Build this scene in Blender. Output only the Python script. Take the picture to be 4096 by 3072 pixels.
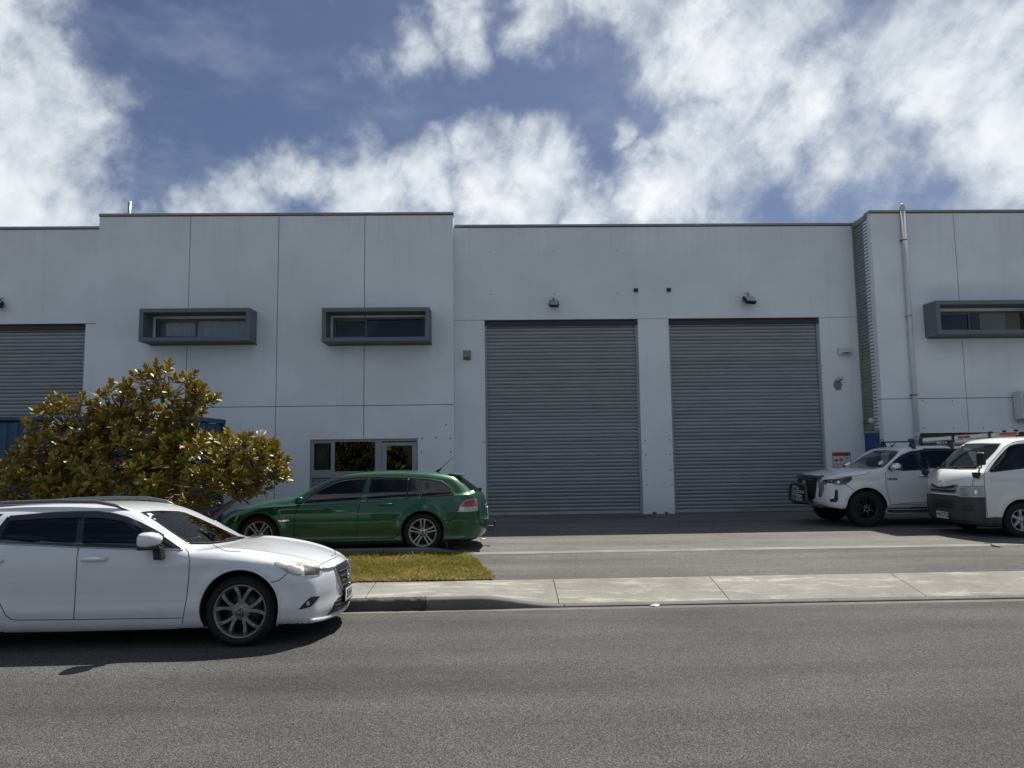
import bpy, bmesh, math, random
import numpy as np
from math import radians, sin, cos, pi, atan2, sqrt
from mathutils import Vector, Matrix
from mathutils.bvhtree import BVHTree
from mathutils.geometry import delaunay_2d_cdt

for o in list(bpy.data.objects):
    bpy.data.objects.remove(o)
SC = bpy.context.scene
COL = SC.collection

# ------------------------------------------------------------------ camera
EYE = Vector((0.0, 0.0, 1.83))
FPX = 0.70 * 4096            # focal length in photograph pixels
CAM_R = (Matrix.Rotation(radians(-1.5), 3, 'Z') @ Matrix.Rotation(pi / 2 + radians(5.4), 3, 'X')
         @ Matrix.Rotation(radians(-0.76), 3, 'Z'))
cd = bpy.data.cameras.new('camera')
cd.sensor_fit = 'HORIZONTAL'; cd.sensor_width = 36.0; cd.lens = 0.70 * 36.0
cd.clip_start = 0.05; cd.clip_end = 3000
cam = bpy.data.objects.new('camera', cd); COL.objects.link(cam)
cam.matrix_world = Matrix.Translation(EYE) @ CAM_R.to_4x4()
SC.camera = cam
SC.render.resolution_x = 1024; SC.render.resolution_y = 768

# ------------------------------------------------------------------ light
SUN_DIR = Vector((2.55, 4.92, 8.53)).normalized()      # towards the sun, behind the building to the right
SUN_EL = math.asin(SUN_DIR.z); SUN_AZ = atan2(SUN_DIR.x, SUN_DIR.y)
sd = bpy.data.lights.new('sun', 'SUN'); sd.energy = 5.0; sd.angle = radians(0.55); sd.color = (1.0, 0.95, 0.88)
so = bpy.data.objects.new('sun', sd); COL.objects.link(so)
so.rotation_euler = SUN_DIR.to_track_quat('Z', 'Y').to_euler()
so.location = (20, 40, 60)
SC.view_settings.view_transform = 'Standard'; SC.view_settings.look = 'None'
SC.view_settings.exposure = 0.30; SC.view_settings.gamma = 1.0
try: SC.view_settings.use_curve_mapping = False
except Exception: pass

class NT:
    """tiny helper for node trees"""
    def __init__(s, tree):
        s.t = tree; s.n = tree.nodes; s.l = tree.links
    def new(s, kind, **kw):
        n = s.n.new(kind)
        for k, v in kw.items(): setattr(n, k, v)
        return n
    def put(s, sock, v):
        if hasattr(v, 'is_linked') or hasattr(v, 'links'): s.l.new(v, sock)
        else: sock.default_value = v
    def math(s, op, a, b=0.0, c=None, clamp=False):
        n = s.new('ShaderNodeMath', operation=op, use_clamp=clamp)
        s.put(n.inputs[0], a); s.put(n.inputs[1], b)
        if c is not None: s.put(n.inputs[2], c)
        return n.outputs[0]
    def vmath(s, op, a, b=None, out=0):
        n = s.new('ShaderNodeVectorMath', operation=op)
        s.put(n.inputs[0], a)
        if b is not None: s.put(n.inputs[1], b)
        return n.outputs[out]
    def noise(s, vec, scale, detail=4, rough=0.55, dist=0.0, out=0):
        n = s.new('ShaderNodeTexNoise'); s.put(n.inputs['Vector'], vec)
        n.inputs['Scale'].default_value = scale; n.inputs['Detail'].default_value = detail
        n.inputs['Roughness'].default_value = rough; n.inputs['Distortion'].default_value = dist
        return n.outputs[out]
    def ramp(s, f, stops):
        n = s.new('ShaderNodeValToRGB'); s.put(n.inputs[0], f)
        e = n.color_ramp.elements
        while len(e) < len(stops): e.new(0.5)
        for i, (p, c) in enumerate(stops):
            e[i].position = p; e[i].color = (c, c, c, 1) if not hasattr(c, '__len__') else (*c[:3], 1)
        return n.outputs[0]
    def sstep(s, f, a, b):
        n = s.new('ShaderNodeMapRange', interpolation_type='SMOOTHSTEP'); s.put(n.inputs[0], f)
        n.inputs[1].default_value = a; n.inputs[2].default_value = b
        return n.outputs[0]
    def mix(s, f, a, b, kind='MIX'):
        n = s.new('ShaderNodeMix', data_type='RGBA', blend_type=kind)
        s.put(n.inputs[0], f); s.put(n.inputs[6], a if not isinstance(a, tuple) else (*a[:3], 1))
        s.put(n.inputs[7], b if not isinstance(b, tuple) else (*b[:3], 1))
        return n.outputs[2]
    def map(s, vec, scale=(1, 1, 1), loc=(0, 0, 0), rot=(0, 0, 0)):
        n = s.new('ShaderNodeMapping'); s.put(n.inputs[0], vec)
        n.inputs[1].default_value = loc; n.inputs[2].default_value = rot; n.inputs[3].default_value = scale
        return n.outputs[0]

# ------------------------------------------------------------------ sky
w = bpy.data.worlds.new('World'); SC.world = w; w.use_nodes = True
N = NT(w.node_tree); w.node_tree.nodes.clear()
out = N.new('ShaderNodeOutputWorld'); bg = N.new('ShaderNodeBackground')
sky = N.new('ShaderNodeTexSky', sky_type='NISHITA')
sky.sun_disc = False; sky.sun_elevation = SUN_EL; sky.sun_rotation = SUN_AZ
sky.altitude = 50; sky.air_density = 1.0; sky.dust_density = 0.8; sky.ozone_density = 1.6
tc = N.new('ShaderNodeTexCoord')
dirv = tc.outputs['Generated']
sep = N.new('ShaderNodeSeparateXYZ'); N.put(sep.inputs[0], dirv)
def pdir(x, y):
    return (CAM_R @ Vector(((x - 2048) / FPX, (1536 - y) / FPX, -1.0))).normalized()
wv = N.vmath('MULTIPLY', N.vmath('SUBTRACT', N.noise(dirv, 7.0, 4, 0.62, out=1), (0.5, 0.5, 0.5)), (0.17, 0.17, 0.17))
dirw = N.vmath('ADD', dirv, wv)
def blob(x, y, r, amp=1.0):
    """soft lump of cloud standing in one direction of the sky"""
    dist = N.vmath('DISTANCE', dirw, tuple(pdir(x, y)), out=1)
    n = N.new('ShaderNodeMapRange', interpolation_type='SMOOTHSTEP'); N.put(n.inputs[0], dist)
    n.inputs[1].default_value = r * 1.45; n.inputs[2].default_value = r * 0.2; n.inputs[3].default_value = 0; n.inputs[4].default_value = amp
    return n.outputs[0]
SKYBLOBS = [(-290, 100, .18), (-150, 440, .19), (60, 640, .13), (-20, 880, .15), (150, 300, .08), (430, 450, .04, .4),
            (1000, 780, .055, .9), (1180, 700, .06, .9), (1420, 730, .08), (1700, 700, .085), (1950, 640, .075), (2130, 730, .08), (2350, 850, .07), (820, 870, .055, .8), (620, 880, .04, .5), (1500, 880, .10), (2000, 880, .10),
            (1480, 300, .05, .55), (1650, 200, .055, .8), (1880, 140, .06, .9), (2100, 90, .06, .9), (2330, 20, .07), (1450, 420, .04, .4), (2550, 0, .09, .9),
            (2760, 80, .10), (2620, 260, .06, .55), (2980, 180, .12), (3150, 380, .11, .9), (3020, 520, .09), (2820, 640, .10), (2660, 780, .09), (2900, 820, .09, .8), (3250, 620, .09, .8),
            (3450, 250, .09, .65), (3420, 480, .09, .7), (3900, 250, .13), (4080, 520, .14), (4000, 760, .08, .7), (3600, 700, .08, .6), (2490, 470, .035, .8), (2560, 570, .035, .7)]
s_ = None
for b in SKYBLOBS:
    v = blob(*b); s_ = v if s_ is None else N.math('MAXIMUM', s_, v)
wis = N.noise(N.map(N.map(dirv, rot=(0, -0.62, 0)), (2.6, 1.0, 0.75)), 8.0, 5, 0.66, 0.5)
fb = N.math('ADD', N.math('MULTIPLY', N.noise(dirv, 8.5, 8, 0.64, 0.15), 0.74), N.math('MULTIPLY', wis, 0.26))
# the same broken cloud all round, outside the part of the sky in view
far_c = N.math('MULTIPLY', N.sstep(N.noise(dirv, 2.4, 3, 0.55), 0.47, 0.62), N.sstep(sep.outputs[1], 0.75, 0.45))
mask = N.math('MAXIMUM', s_, far_c)
dens = N.math('ADD', N.math('MULTIPLY', mask, 0.95), N.math('MULTIPLY', N.math('SUBTRACT', fb, 0.5), 2.3))
cov = N.sstep(dens, 0.15, 1.18)
veil = N.math('MULTIPLY', N.sstep(N.noise(N.map(dirv, (1.2, 1.2, 3.0), rot=(0.2, 0.6, 0)), 4.0, 4, 0.65), 0.44, 0.80), 0.24)
cov2 = N.math('MAXIMUM', cov, veil)
shade = N.noise(N.vmath('ADD', dirv, (3.1, 1.7, 0.03)), 8.0, 4, 0.62)
ccol = N.ramp(N.math('ADD', N.math('MULTIPLY', shade, 0.8), N.math('MULTIPLY', cov, 0.2)), [(0.34, (0.40, 0.45, 0.52)), (0.54, (0.62, 0.66, 0.70)), (0.72, (0.80, 0.815, 0.83))])
skyc = N.mix(1.0, sky.outputs[0], (0.0405, 0.0412, 0.0465), 'MULTIPLY')
# the sky below the horizon stays as bright as just above it
mixs = N.mix(cov2, skyc, ccol)
N.put(bg.inputs[0], mixs); bg.inputs[1].default_value = 1.0
N.l.new(bg.outputs[0], out.inputs[0])
w.cycles.sampling_method = 'MANUAL'; w.cycles.sample_map_resolution = 512

# ------------------------------------------------------------------ pixel helpers (photograph pixels, 4096 x 3072)
def ray(x, y):
    return (CAM_R @ Vector(((x - 2048) / FPX, (1536 - y) / FPX, -1.0))).normalized()
def onz(x, y, z):
    d = ray(x, y); return EYE + d * ((z - EYE.z) / d.z)
def ony(x, y, Y):
    d = ray(x, y); return EYE + d * ((Y - EYE.y) / d.y)

# ------------------------------------------------------------------ object helpers
def tag(o, label, cat, group=None):
    o['label'] = label; o['category'] = cat
    if group: o['group'] = group
    return o
def thing(name, label, cat, loc=(0, 0, 0), rotz=0.0, group=None):
    o = bpy.data.objects.new(name, None); COL.objects.link(o)
    o.location = loc; o.rotation_euler = (0, 0, rotz); o.empty_display_size = 0.2
    return tag(o, label, cat, group)
def structure(o):
    o['kind'] = 'structure'; return o
def link_mesh(name, me, parent=None, loc=None, rot=None):
    o = bpy.data.objects.new(name, me); COL.objects.link(o)
    if parent is not None: o.parent = parent
    if loc is not None: o.location = loc
    if rot is not None: o.rotation_euler = rot
    return o

class MB:
    """collects faces and links them as one mesh object"""
    def __init__(s): s.v = []; s.f = []; s.sm = []
    def add(s, vs, fs, smooth=False, M=None):
        o = len(s.v)
        s.v += [tuple(M @ Vector(p)) for p in vs] if M is not None else [tuple(p) for p in vs]
        s.f += [tuple(i + o for i in f) for f in fs]; s.sm += [smooth] * len(fs)
        return s
    def box(s, x0, x1, y0, y1, z0, z1, M=None):
        vs = [(x, y, z) for z in (z0, z1) for y in (y0, y1) for x in (x0, x1)]
        return s.add(vs, [(0, 2, 3, 1), (4, 5, 7, 6), (0, 1, 5, 4), (2, 6, 7, 3), (0, 4, 6, 2), (1, 3, 7, 5)], False, M)
    def prism(s, poly, lo, hi, axis='y', M=None, smooth=False):
        n = len(poly)
        def P(a, b, c): return (a, c, b) if axis == 'y' else ((c, a, b) if axis == 'x' else (a, b, c))
        vs = [P(a, b, lo) for a, b in poly] + [P(a, b, hi) for a, b in poly]
        fs = [tuple(range(n)), tuple(reversed(range(n, 2 * n)))]
        fs += [(i, n + i, n + (i + 1) % n, (i + 1) % n) for i in range(n)]
        return s.add(vs, fs, smooth, M)
    def tube(s, pts, r, n=8, closed=False, M=None, smooth=True, caps=True):
        pts = [Vector(p) for p in pts]; m = len(pts)
        rr = r if hasattr(r, '__len__') else [r] * m
        vs = []; prev = None
        for i, p in enumerate(pts):
            a = pts[(i - 1) % m] if (closed or i > 0) else p
            b = pts[(i + 1) % m] if (closed or i < m - 1) else p
            t = (b - a)
            t = t.normalized() if t.length > 1e-9 else Vector((0, 0, 1))
            if prev is None:
                u = t.orthogonal().normalized()
            else:
                u = prev - t * prev.dot(t); u = u.normalized() if u.length > 1e-6 else t.orthogonal().normalized()
            prev = u; v = t.cross(u)
            vs += [p + (u * cos(2 * pi * k / n) + v * sin(2 * pi * k / n)) * rr[i] for k in range(n)]
        fs = []
        for i in range(m if closed else m - 1):
            j = (i + 1) % m
            fs += [(i * n + k, i * n + (k + 1) % n, j * n + (k + 1) % n, j * n + k) for k in range(n)]
        if caps and not closed:
            fs += [tuple(reversed(range(n))), tuple((m - 1) * n + k for k in range(n))]
        return s.add(vs, fs, smooth, M)
    def lathe(s, prof, n=40, axis='y', M=None, smooth=True, closed=False):
        """prof: (radius, offset along axis)"""
        vs = []
        for r, a in prof:
            for k in range(n):
                c, q = r * cos(2 * pi * k / n), r * sin(2 * pi * k / n)
                vs.append((c, a, q) if axis == 'y' else ((a, c, q) if axis == 'x' else (c, q, a)))
        fs = []; m = len(prof)
        for i in range(m if closed else m - 1):
            j = (i + 1) % m
            fs += [(i * n + k, i * n + (k + 1) % n, j * n + (k + 1) % n, j * n + k) for k in range(n)]
        return s.add(vs, fs, smooth, M)
    def disc(s, r, a, n=32, axis='y', M=None):
        vs = []
        for k in range(n):
            c, q = r * cos(2 * pi * k / n), r * sin(2 * pi * k / n)
            vs.append((c, a, q) if axis == 'y' else ((a, c, q) if axis == 'x' else (c, q, a)))
        return s.add(vs, [tuple(range(n))], False, M)
    def build(s, name, mat, parent=None, loc=None, rot=None, bevel=0.0, recalc=True):
        me = bpy.data.meshes.new(name)
        me.from_pydata(s.v, [], s.f); me.update()
        if recalc:
            bm = bmesh.new(); bm.from_mesh(me); bmesh.ops.recalc_face_normals(bm, faces=bm.faces); bm.to_mesh(me); bm.free()
        me.polygons.foreach_set('use_smooth', s.sm)
        for m_ in (mat if isinstance(mat, (list, tuple)) else [mat]): me.materials.append(m_)
        o = link_mesh(name, me, parent, loc, rot)
        if bevel > 0:
            b = o.modifiers.new('bevel', 'BEVEL'); b.width = bevel; b.segments = 2; b.limit_method = 'ANGLE'; b.angle_limit = radians(40)
        return o

def text_mesh(name, body, size, mat, parent=None, M=None, align='CENTER', extrude=0.0, bold=0.0, xs=1.0):
    cu = bpy.data.curves.new(name, 'FONT'); cu.body = body; cu.size = size; cu.align_x = align; cu.align_y = 'CENTER'
    cu.extrude = extrude; cu.offset = bold; cu.resolution_u = 3
    tmp = bpy.data.objects.new(name + '_c', cu); COL.objects.link(tmp)
    bpy.context.view_layer.update()
    dg = bpy.context.evaluated_depsgraph_get()
    me = bpy.data.meshes.new_from_object(tmp.evaluated_get(dg))
    bpy.data.objects.remove(tmp); bpy.data.curves.remove(cu)
    me.materials.clear(); me.materials.append(mat)
    S = Matrix.Diagonal((xs, 1, 1, 1))
    me.transform((M @ S) if M is not None else S)
    return link_mesh(name, me, parent)

# ------------------------------------------------------------------ materials
MATS = {}
def new_mat(name):
    m = bpy.data.materials.new(name); m.use_nodes = True
    T = NT(m.node_tree); b = m.node_tree.nodes['Principled BSDF']
    MATS[name] = m
    return m, T, b
def pos(T):
    return T.new('ShaderNodeNewGeometry').outputs['Position']
def objc(T):
    return T.new('ShaderNodeTexCoord').outputs['Object']
def bump(T, b, h, strength=0.3, dist=0.01):
    n = T.new('ShaderNodeBump'); n.inputs['Strength'].default_value = strength; n.inputs['Distance'].default_value = dist
    T.put(n.inputs['Height'], h); T.l.new(n.outputs[0], b.inputs['Normal'])
def plain(name, col, rough=0.5, metal=0.0, coat=0.0, spec=0.5, var=0.0, vscale=8.0, rvar=0.0):
    m, T, b = new_mat(name)
    b.inputs['Roughness'].default_value = rough; b.inputs['Metallic'].default_value = metal
    b.inputs['Coat Weight'].default_value = coat; b.inputs['Coat Roughness'].default_value = 0.03
    b.inputs['Specular IOR Level'].default_value = spec
    if var > 0 or rvar > 0:
        n = T.noise(objc(T), vscale, 5, 0.6)
        lo = tuple(c * (1 - var) for c in col); hi = tuple(min(1, c * (1 + var)) for c in col)
        T.put(b.inputs['Base Color'], T.ramp(n, [(0.3, lo), (0.7, hi)]))
        if rvar > 0: T.put(b.inputs['Roughness'], T.math('ADD', T.math('MULTIPLY', T.math('SUBTRACT', n, 0.5), rvar), rough, clamp=True))
    else:
        b.inputs['Base Color'].default_value = (*col, 1)
    return m

def mat_wall(name, col):
    m, T, b = new_mat(name); p = pos(T)
    big = T.noise(p, 0.5, 5, 0.6); fine = T.noise(p, 60, 4, 0.7)
    st = T.noise(T.map(p, (3.0, 3.0, 0.12)), 1.6, 5, 0.7)          # vertical weather streaks
    c = T.mix(T.sstep(big, 0.35, 0.7), tuple(x * 0.94 for x in col), tuple(min(1, x * 1.05) for x in col))
    c = T.mix(T.math('MULTIPLY', T.sstep(st, 0.52, 0.78), 0.30), c, tuple(x * 0.72 for x in col))
    sp_ = T.new('ShaderNodeSeparateXYZ'); T.put(sp_.inputs[0], p)
    st2 = T.noise(T.map(p, (7.0, 7.0, 0.25)), 1.3, 4, 0.75)
    run = T.math('MULTIPLY', T.sstep(sp_.outputs[2], 6.6, 8.3), T.sstep(st2, 0.50, 0.70))
    c = T.mix(T.math('MULTIPLY', run, 0.22), c, tuple(x * 0.55 for x in col))
    foot = T.math('MULTIPLY', T.sstep(sp_.outputs[2], 0.75, 0.12), T.math('ADD', T.math('MULTIPLY', T.noise(p, 3.0, 6, 0.75), 0.7), 0.0))
    c = T.mix(foot, c, tuple(x * 0.62 for x in col))
    c = T.mix(T.math('MULTIPLY', T.sstep(T.noise(p, 7, 6, 0.75), 0.66, 0.74), 0.20), c, (0.30, 0.29, 0.27))
    T.put(b.inputs['Base Color'], c); b.inputs['Roughness'].default_value = 0.75; b.inputs['Specular IOR Level'].default_value = 0.3
    bump(T, b, T.math('ADD', fine, T.math('MULTIPLY', T.noise(p, 6, 3, 0.5), 0.8)), 0.25, 0.006)
    return m
mat_wall('wall_paint', (0.775, 0.825, 0.86))
mat_wall('hood_concrete', (0.17, 0.195, 0.215))

def mat_asphalt(name, lo, hi, chip, crack=True):
    m, T, b = new_mat(name); p = pos(T)
    v = T.new('ShaderNodeTexVoronoi'); T.put(v.inputs['Vector'], p); v.inputs['Scale'].default_value = chip; v.inputs['Randomness'].default_value = 1.0
    cell = T.new('ShaderNodeSeparateColor'); T.l.new(v.outputs['Color'], cell.inputs[0])
    big = T.noise(p, 0.35, 6, 0.62); tr = T.noise(T.map(p, (0.16, 1.3, 1)), 1.1, 5, 0.6)
    f = T.math('ADD', T.math('MULTIPLY', cell.outputs[0], 0.62), T.math('MULTIPLY', T.noise(p, chip * 0.45, 3, 0.7), 0.38))
    c = T.ramp(f, [(0.22, tuple(x * 0.45 for x in lo)), (0.5, lo), (0.72, hi), (0.93, tuple(min(1, x * 1.9) for x in hi))])
    c = T.mix(1.0, c, T.ramp(T.math('ADD', T.math('MULTIPLY', big, 0.45), T.math('MULTIPLY', tr, 0.55)), [(0.36, 0.62), (0.50, 0.98), (0.64, 1.30)]), 'MULTIPLY')
    spots = T.math('MULTIPLY', T.sstep(T.noise(p, 2.6, 5, 0.7), 0.64, 0.76), 0.45)
    c = T.mix(spots, c, tuple(x * 0.5 for x in lo))
    c = T.mix(T.math('MULTIPLY', T.sstep(T.noise(p, 34.0, 2, 0.5), 0.73, 0.78), 0.7), c, tuple(min(1, x * 2.4) for x in hi))
    T.put(b.inputs['Base Color'], c); b.inputs['Roughness'].default_value = 0.86; b.inputs['Specular IOR Level'].default_value = 0.35
    bump(T, b, v.outputs['Distance'], 0.75, 0.006)
    return m, T, b
mat_asphalt('road_asphalt', (0.058, 0.058, 0.057), (0.128, 0.127, 0.122), 165)
mat_asphalt('yard_asphalt', (0.140, 0.136, 0.126), (0.205, 0.198, 0.182), 150)
mat_asphalt('crossing_asphalt', (0.100, 0.097, 0.092), (0.165, 0.158, 0.148), 140)

def mat_concrete(name, col, patch=0.35, light=1.7):
    m, T, b = new_mat(name); p = pos(T)
    n1 = T.noise(T.map(p, (0.55, 2.4, 1), rot=(0, 0, 0.12)), 2.6, 10, 0.72, 0.4); fine = T.noise(p, 130, 4, 0.75)
    c = T.mix(T.math('MULTIPLY', T.sstep(n1, 0.50, 0.64), patch), col, tuple(min(1, x * light) for x in col))
    c = T.mix(1.0, c, T.ramp(fine, [(0.30, 0.55), (0.70, 1.35)]), 'MULTIPLY')
    c = T.mix(1.0, c, T.ramp(T.noise(p, 1.1, 5, 0.65), [(0.35, 0.80), (0.65, 1.15)]), 'MULTIPLY')
    c = T.mix(T.math('MULTIPLY', T.sstep(T.noise(p, 25, 6, 0.8), 0.62, 0.74), 0.35), c, tuple(x * 0.45 for x in col))
    T.put(b.inputs['Base Color'], c); b.inputs['Roughness'].default_value = 0.9; b.inputs['Specular IOR Level'].default_value = 0.25
    bump(T, b, fine, 0.5, 0.004)
    return m
mat_concrete('footpath_concrete', (0.27, 0.262, 0.232), 0.85, 1.65)
mat_concrete('kerb_concrete', (0.155, 0.150, 0.138), 0.4, 1.5)
mat_concrete('strip_concrete', (0.235, 0.225, 0.195), 0.6, 1.4)
mat_concrete('kerb_dark', (0.075, 0.074, 0.069), 0.3, 1.5)

plain('soil', (0.09, 0.07, 0.045), 0.95, var=0.3, vscale=12)
plain('joint_dark', (0.06, 0.062, 0.065), 0.9)
plain('void_black', (0.012, 0.012, 0.013), 0.95)
plain('metal_cap', (0.30, 0.31, 0.31), 0.5, 0.3, var=0.12, vscale=2)
m, T, b = new_mat('slat_paint'); p = pos(T)
oi = T.new('ShaderNodeObjectInfo'); sp_ = T.new('ShaderNodeSeparateXYZ'); T.put(sp_.inputs[0], p)
n_ = T.noise(T.map(p, (0.6, 1, 3.0)), 2.0, 5, 0.65)
c_ = T.mix(1.0, T.ramp(n_, [(0.3, (0.265, 0.29, 0.31)), (0.7, (0.335, 0.36, 0.375))]), T.ramp(oi.outputs['Random'], [(0, 0.90), (1, 1.08)]), 'MULTIPLY')
c_ = T.mix(T.math('MULTIPLY', T.sstep(sp_.outputs[2], 1.5, 0.1), T.math('MULTIPLY', T.noise(p, 2.4, 6, 0.75), 0.6)), c_, (0.20, 0.185, 0.16))
c_ = T.mix(T.math('MULTIPLY', T.sstep(T.noise(T.map(p, (1, 1, 0.35)), 3.5, 6, 0.8), 0.66, 0.74), 0.35), c_, (0.15, 0.145, 0.14))
T.put(b.inputs['Base Color'], c_); b.inputs['Metallic'].default_value = 0.15; T.put(b.inputs['Roughness'], T.math('ADD', T.math('MULTIPLY', n_, 0.25), 0.30))
plain('bottom_rail', (0.36, 0.385, 0.41), 0.4, 0.3, var=0.12, vscale=5)
plain('guide_paint', (0.32, 0.335, 0.35), 0.5, var=0.1, vscale=4)
plain('frame_alu', (0.30, 0.335, 0.375), 0.42, 0.25, var=0.06)
plain('frame_alu_dark', (0.14, 0.155, 0.17), 0.42, 0.25, var=0.06)
plain('cladding', (0.27, 0.275, 0.265), 0.55, 0.1, var=0.15, vscale=3)
plain('curtain', (0.72, 0.72, 0.72), 0.9, var=0.08, vscale=20)
plain('room_dark', (0.26, 0.26, 0.265), 0.9, var=0.4, vscale=1.5)
plain('plastic_black', (0.018, 0.018, 0.019), 0.45, var=0.2, vscale=20)
plain('plastic_dark', (0.035, 0.036, 0.039), 0.6, var=0.15, vscale=15)
plain('plastic_white', (0.62, 0.63, 0.63), 0.5, var=0.04)
plain('plastic_beige', (0.28, 0.27, 0.23), 0.6, var=0.08)
plain('pvc_white', (0.60, 0.61, 0.615), 0.45, var=0.06, vscale=3)
plain('rust', (0.10, 0.05, 0.03), 0.9)
plain('steel', (0.45, 0.46, 0.47), 0.35, 0.9, var=0.1)
plain('lamp_glass', (0.33, 0.35, 0.34), 0.15, coat=0.6, var=0.12, vscale=30)
plain('blue_paint', (0.010, 0.060, 0.235), 0.5, coat=0.15, var=0.18, vscale=4)
plain('container_blue', (0.018, 0.060, 0.150), 0.5, coat=0.1, var=0.30, vscale=2.5, rvar=0.3)
plain('sign_white', (0.66, 0.68, 0.70), 0.45)
plain('sign_orange', (0.52, 0.085, 0.035), 0.45)
plain('sign_red', (0.46, 0.07, 0.05), 0.45)
plain('ink', (0.02, 0.02, 0.025), 0.6)
plain('sticker_yellow', (0.55, 0.48, 0.06), 0.5)
plain('bare_concrete', (0.21, 0.21, 0.19), 0.9, var=0.2, vscale=30)
plain('paper_white', (0.72, 0.72, 0.70), 0.7)
plain('line_paint', (0.46, 0.46, 0.44), 0.8, var=0.3, vscale=20)
def mat_glass(name, tint, refl=1.0, frough=0.012, k=1.1):
    """window pane: tinted see-through layer under a clear reflection"""
    m, T, b = new_mat(name); T.n.remove(b)
    o_ = [n for n in T.n if n.type == 'OUTPUT_MATERIAL'][0]
    tr = T.new('ShaderNodeBsdfTransparent'); tr.inputs[0].default_value = (*tint, 1)
    gl = T.new('ShaderNodeBsdfGlossy'); gl.inputs['Roughness'].default_value = frough; gl.inputs[0].default_value = (refl, refl, refl, 1)
    fr = T.new('ShaderNodeFresnel'); fr.inputs[0].default_value = 1.52
    mx = T.new('ShaderNodeMixShader'); T.l.new(T.math('MULTIPLY', fr.outputs[0], k, clamp=True), mx.inputs[0])
    T.l.new(tr.outputs[0], mx.inputs[1]); T.l.new(gl.outputs[0], mx.inputs[2]); T.l.new(mx.outputs[0], o_.inputs[0])
    return m
mat_glass('glass_clear', (0.62, 0.68, 0.66))
mat_glass('glass_shop', (0.60, 0.62, 0.63), 0.75)
mat_glass('glass_grey', (0.30, 0.33, 0.34)); mat_glass('glass_window', (0.85, 0.87, 0.87))
mat_glass('glass_tint', (0.035, 0.038, 0.045))
mat_glass('glass_green', (0.16, 0.18, 0.18))
mat_glass('lens', (0.80, 0.81, 0.80), 1.0, 0.05)
G_ = MATS
# ================================================================== GROUND
YG = 0.11                                  # level of the yard
def kz(x):                                 # top of the street kerb: full height, then dropped for the vehicle crossing
    t = min(1, max(0, (x + 0.25) / 1.05)); t = t * t * (3 - 2 * t)
    return 0.045 + (-0.066 - 0.045) * t
def roadz(y):
    t = min(1, max(0, (y - 6.4) / (8.9 - 6.4))); return -0.085 * t * (0.4 + 0.6 * t)
def sheet(name, xs, rows, mat, parent=None, skirt=0.0):
    """rows: list of (y(x), z(x)); optional skirt drops the outer edge"""
    b = MB(); nx = len(xs); vs = [(x, ry(x), rz(x)) for ry, rz in rows for x in xs]
    fs = [(j * nx + i, j * nx + i + 1, (j + 1) * nx + i + 1, (j + 1) * nx + i) for j in range(len(rows) - 1) for i in range(nx - 1)]
    if skirt:
        n0 = len(vs)
        ring = [i for i in range(nx)] + [j * nx + nx - 1 for j in range(1, len(rows))] + [(len(rows) - 1) * nx + i for i in range(nx - 2, -1, -1)] + [j * nx for j in range(len(rows) - 2, 0, -1)]
        vs += [(vs[k][0], vs[k][1], vs[k][2] - skirt) for k in ring]
        m = len(ring); fs += [(ring[k], n0 + k, n0 + (k + 1) % m, ring[(k + 1) % m]) for k in range(m)]
    b.add(vs, fs); return b.build(name, mat, parent, recalc=True)
C_ = lambda v: (lambda x: v)
def lin(a, b, n): return [a + (b - a) * i / n for i in range(n + 1)]

structure(sheet('ground', lin(-900, 900, 2), [(C_(-900), C_(-0.40)), (C_(1500), C_(-0.40))], G_['soil']))
road = structure(sheet('road', lin(-140, 140, 4), [(C_(-7), C_(0.0))] + [(C_(y), C_(roadz(y))) for y in (0, 4, 6.4, 7.0, 7.6, 8.2, 8.6, 8.93)], G_['road_asphalt']))
structure(sheet('far_verge', lin(-140, 140, 2), [(C_(-40), C_(0.12)), (C_(-7.0), C_(0.12))], G_['yard_asphalt']))
ch = structure(sheet('gutter', lin(-60, 60, 4), [(C_(8.86), C_(-0.080)), (C_(9.04), C_(-0.089))], G_['kerb_concrete']))
def kerb_piece(x0, x1, mat, parent, n=24, lump=0.0):
    rnd = random.Random(int(x0 * 100)); xs = lin(x0 + 0.004, x1 - 0.004, n)
    jit = [rnd.uniform(-lump, lump) for _ in xs]; jy = [rnd.uniform(-lump, lump) for _ in xs]
    b = MB(); vs = []; prof = 7
    for x, q, qy in zip(xs, jit, jy):
        t = kz(x); z = t + q
        h = max(0.012, z + 0.09)
        r = min(0.035, h * 0.45)
        vs += [(x, 9.03 + qy, -0.12), (x, 9.035 + qy, z - r), (x, 9.045 + qy, z - r * 0.35), (x, 9.07, z), (x, 9.12, z + 0.002), (x, 9.15, z + 0.002), (x, 9.15, -0.12)]
    fs = [(i * prof + k, i * prof + k + 1, (i + 1) * prof + k + 1, (i + 1) * prof + k) for i in range(len(xs) - 1) for k in range(prof - 1)]
    b.add(vs, fs, True)
    return b.build('kerb_block', mat, parent)
kb = structure(sheet('kerb', [-60, 60], [(C_(9.04), C_(-0.115)), (C_(9.16), C_(-0.115))], G_['joint_dark']))
for i, (a, c, mt, l) in enumerate([(-60, -7.2, 'kerb_concrete', 0), (-7.2, -3.3, 'kerb_dark', .006), (-3.3, -0.86, 'kerb_dark', .011), (-0.86, 0.85, 'kerb_concrete', 0), (0.85, 4.2, 'kerb_concrete', 0), (4.2, 8.3, 'kerb_concrete', 0), (8.3, 60, 'kerb_concrete', 0)]):
    kerb_piece(a, c, G_[mt], kb, 60 if i in (2, 3, 1) else 12, l)
FB = 9.99
fp = structure(sheet('footpath', lin(-60, 60, 4), [(C_(9.152), C_(-0.13)), (C_(FB), C_(-0.03))], G_['joint_dark']))
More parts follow.
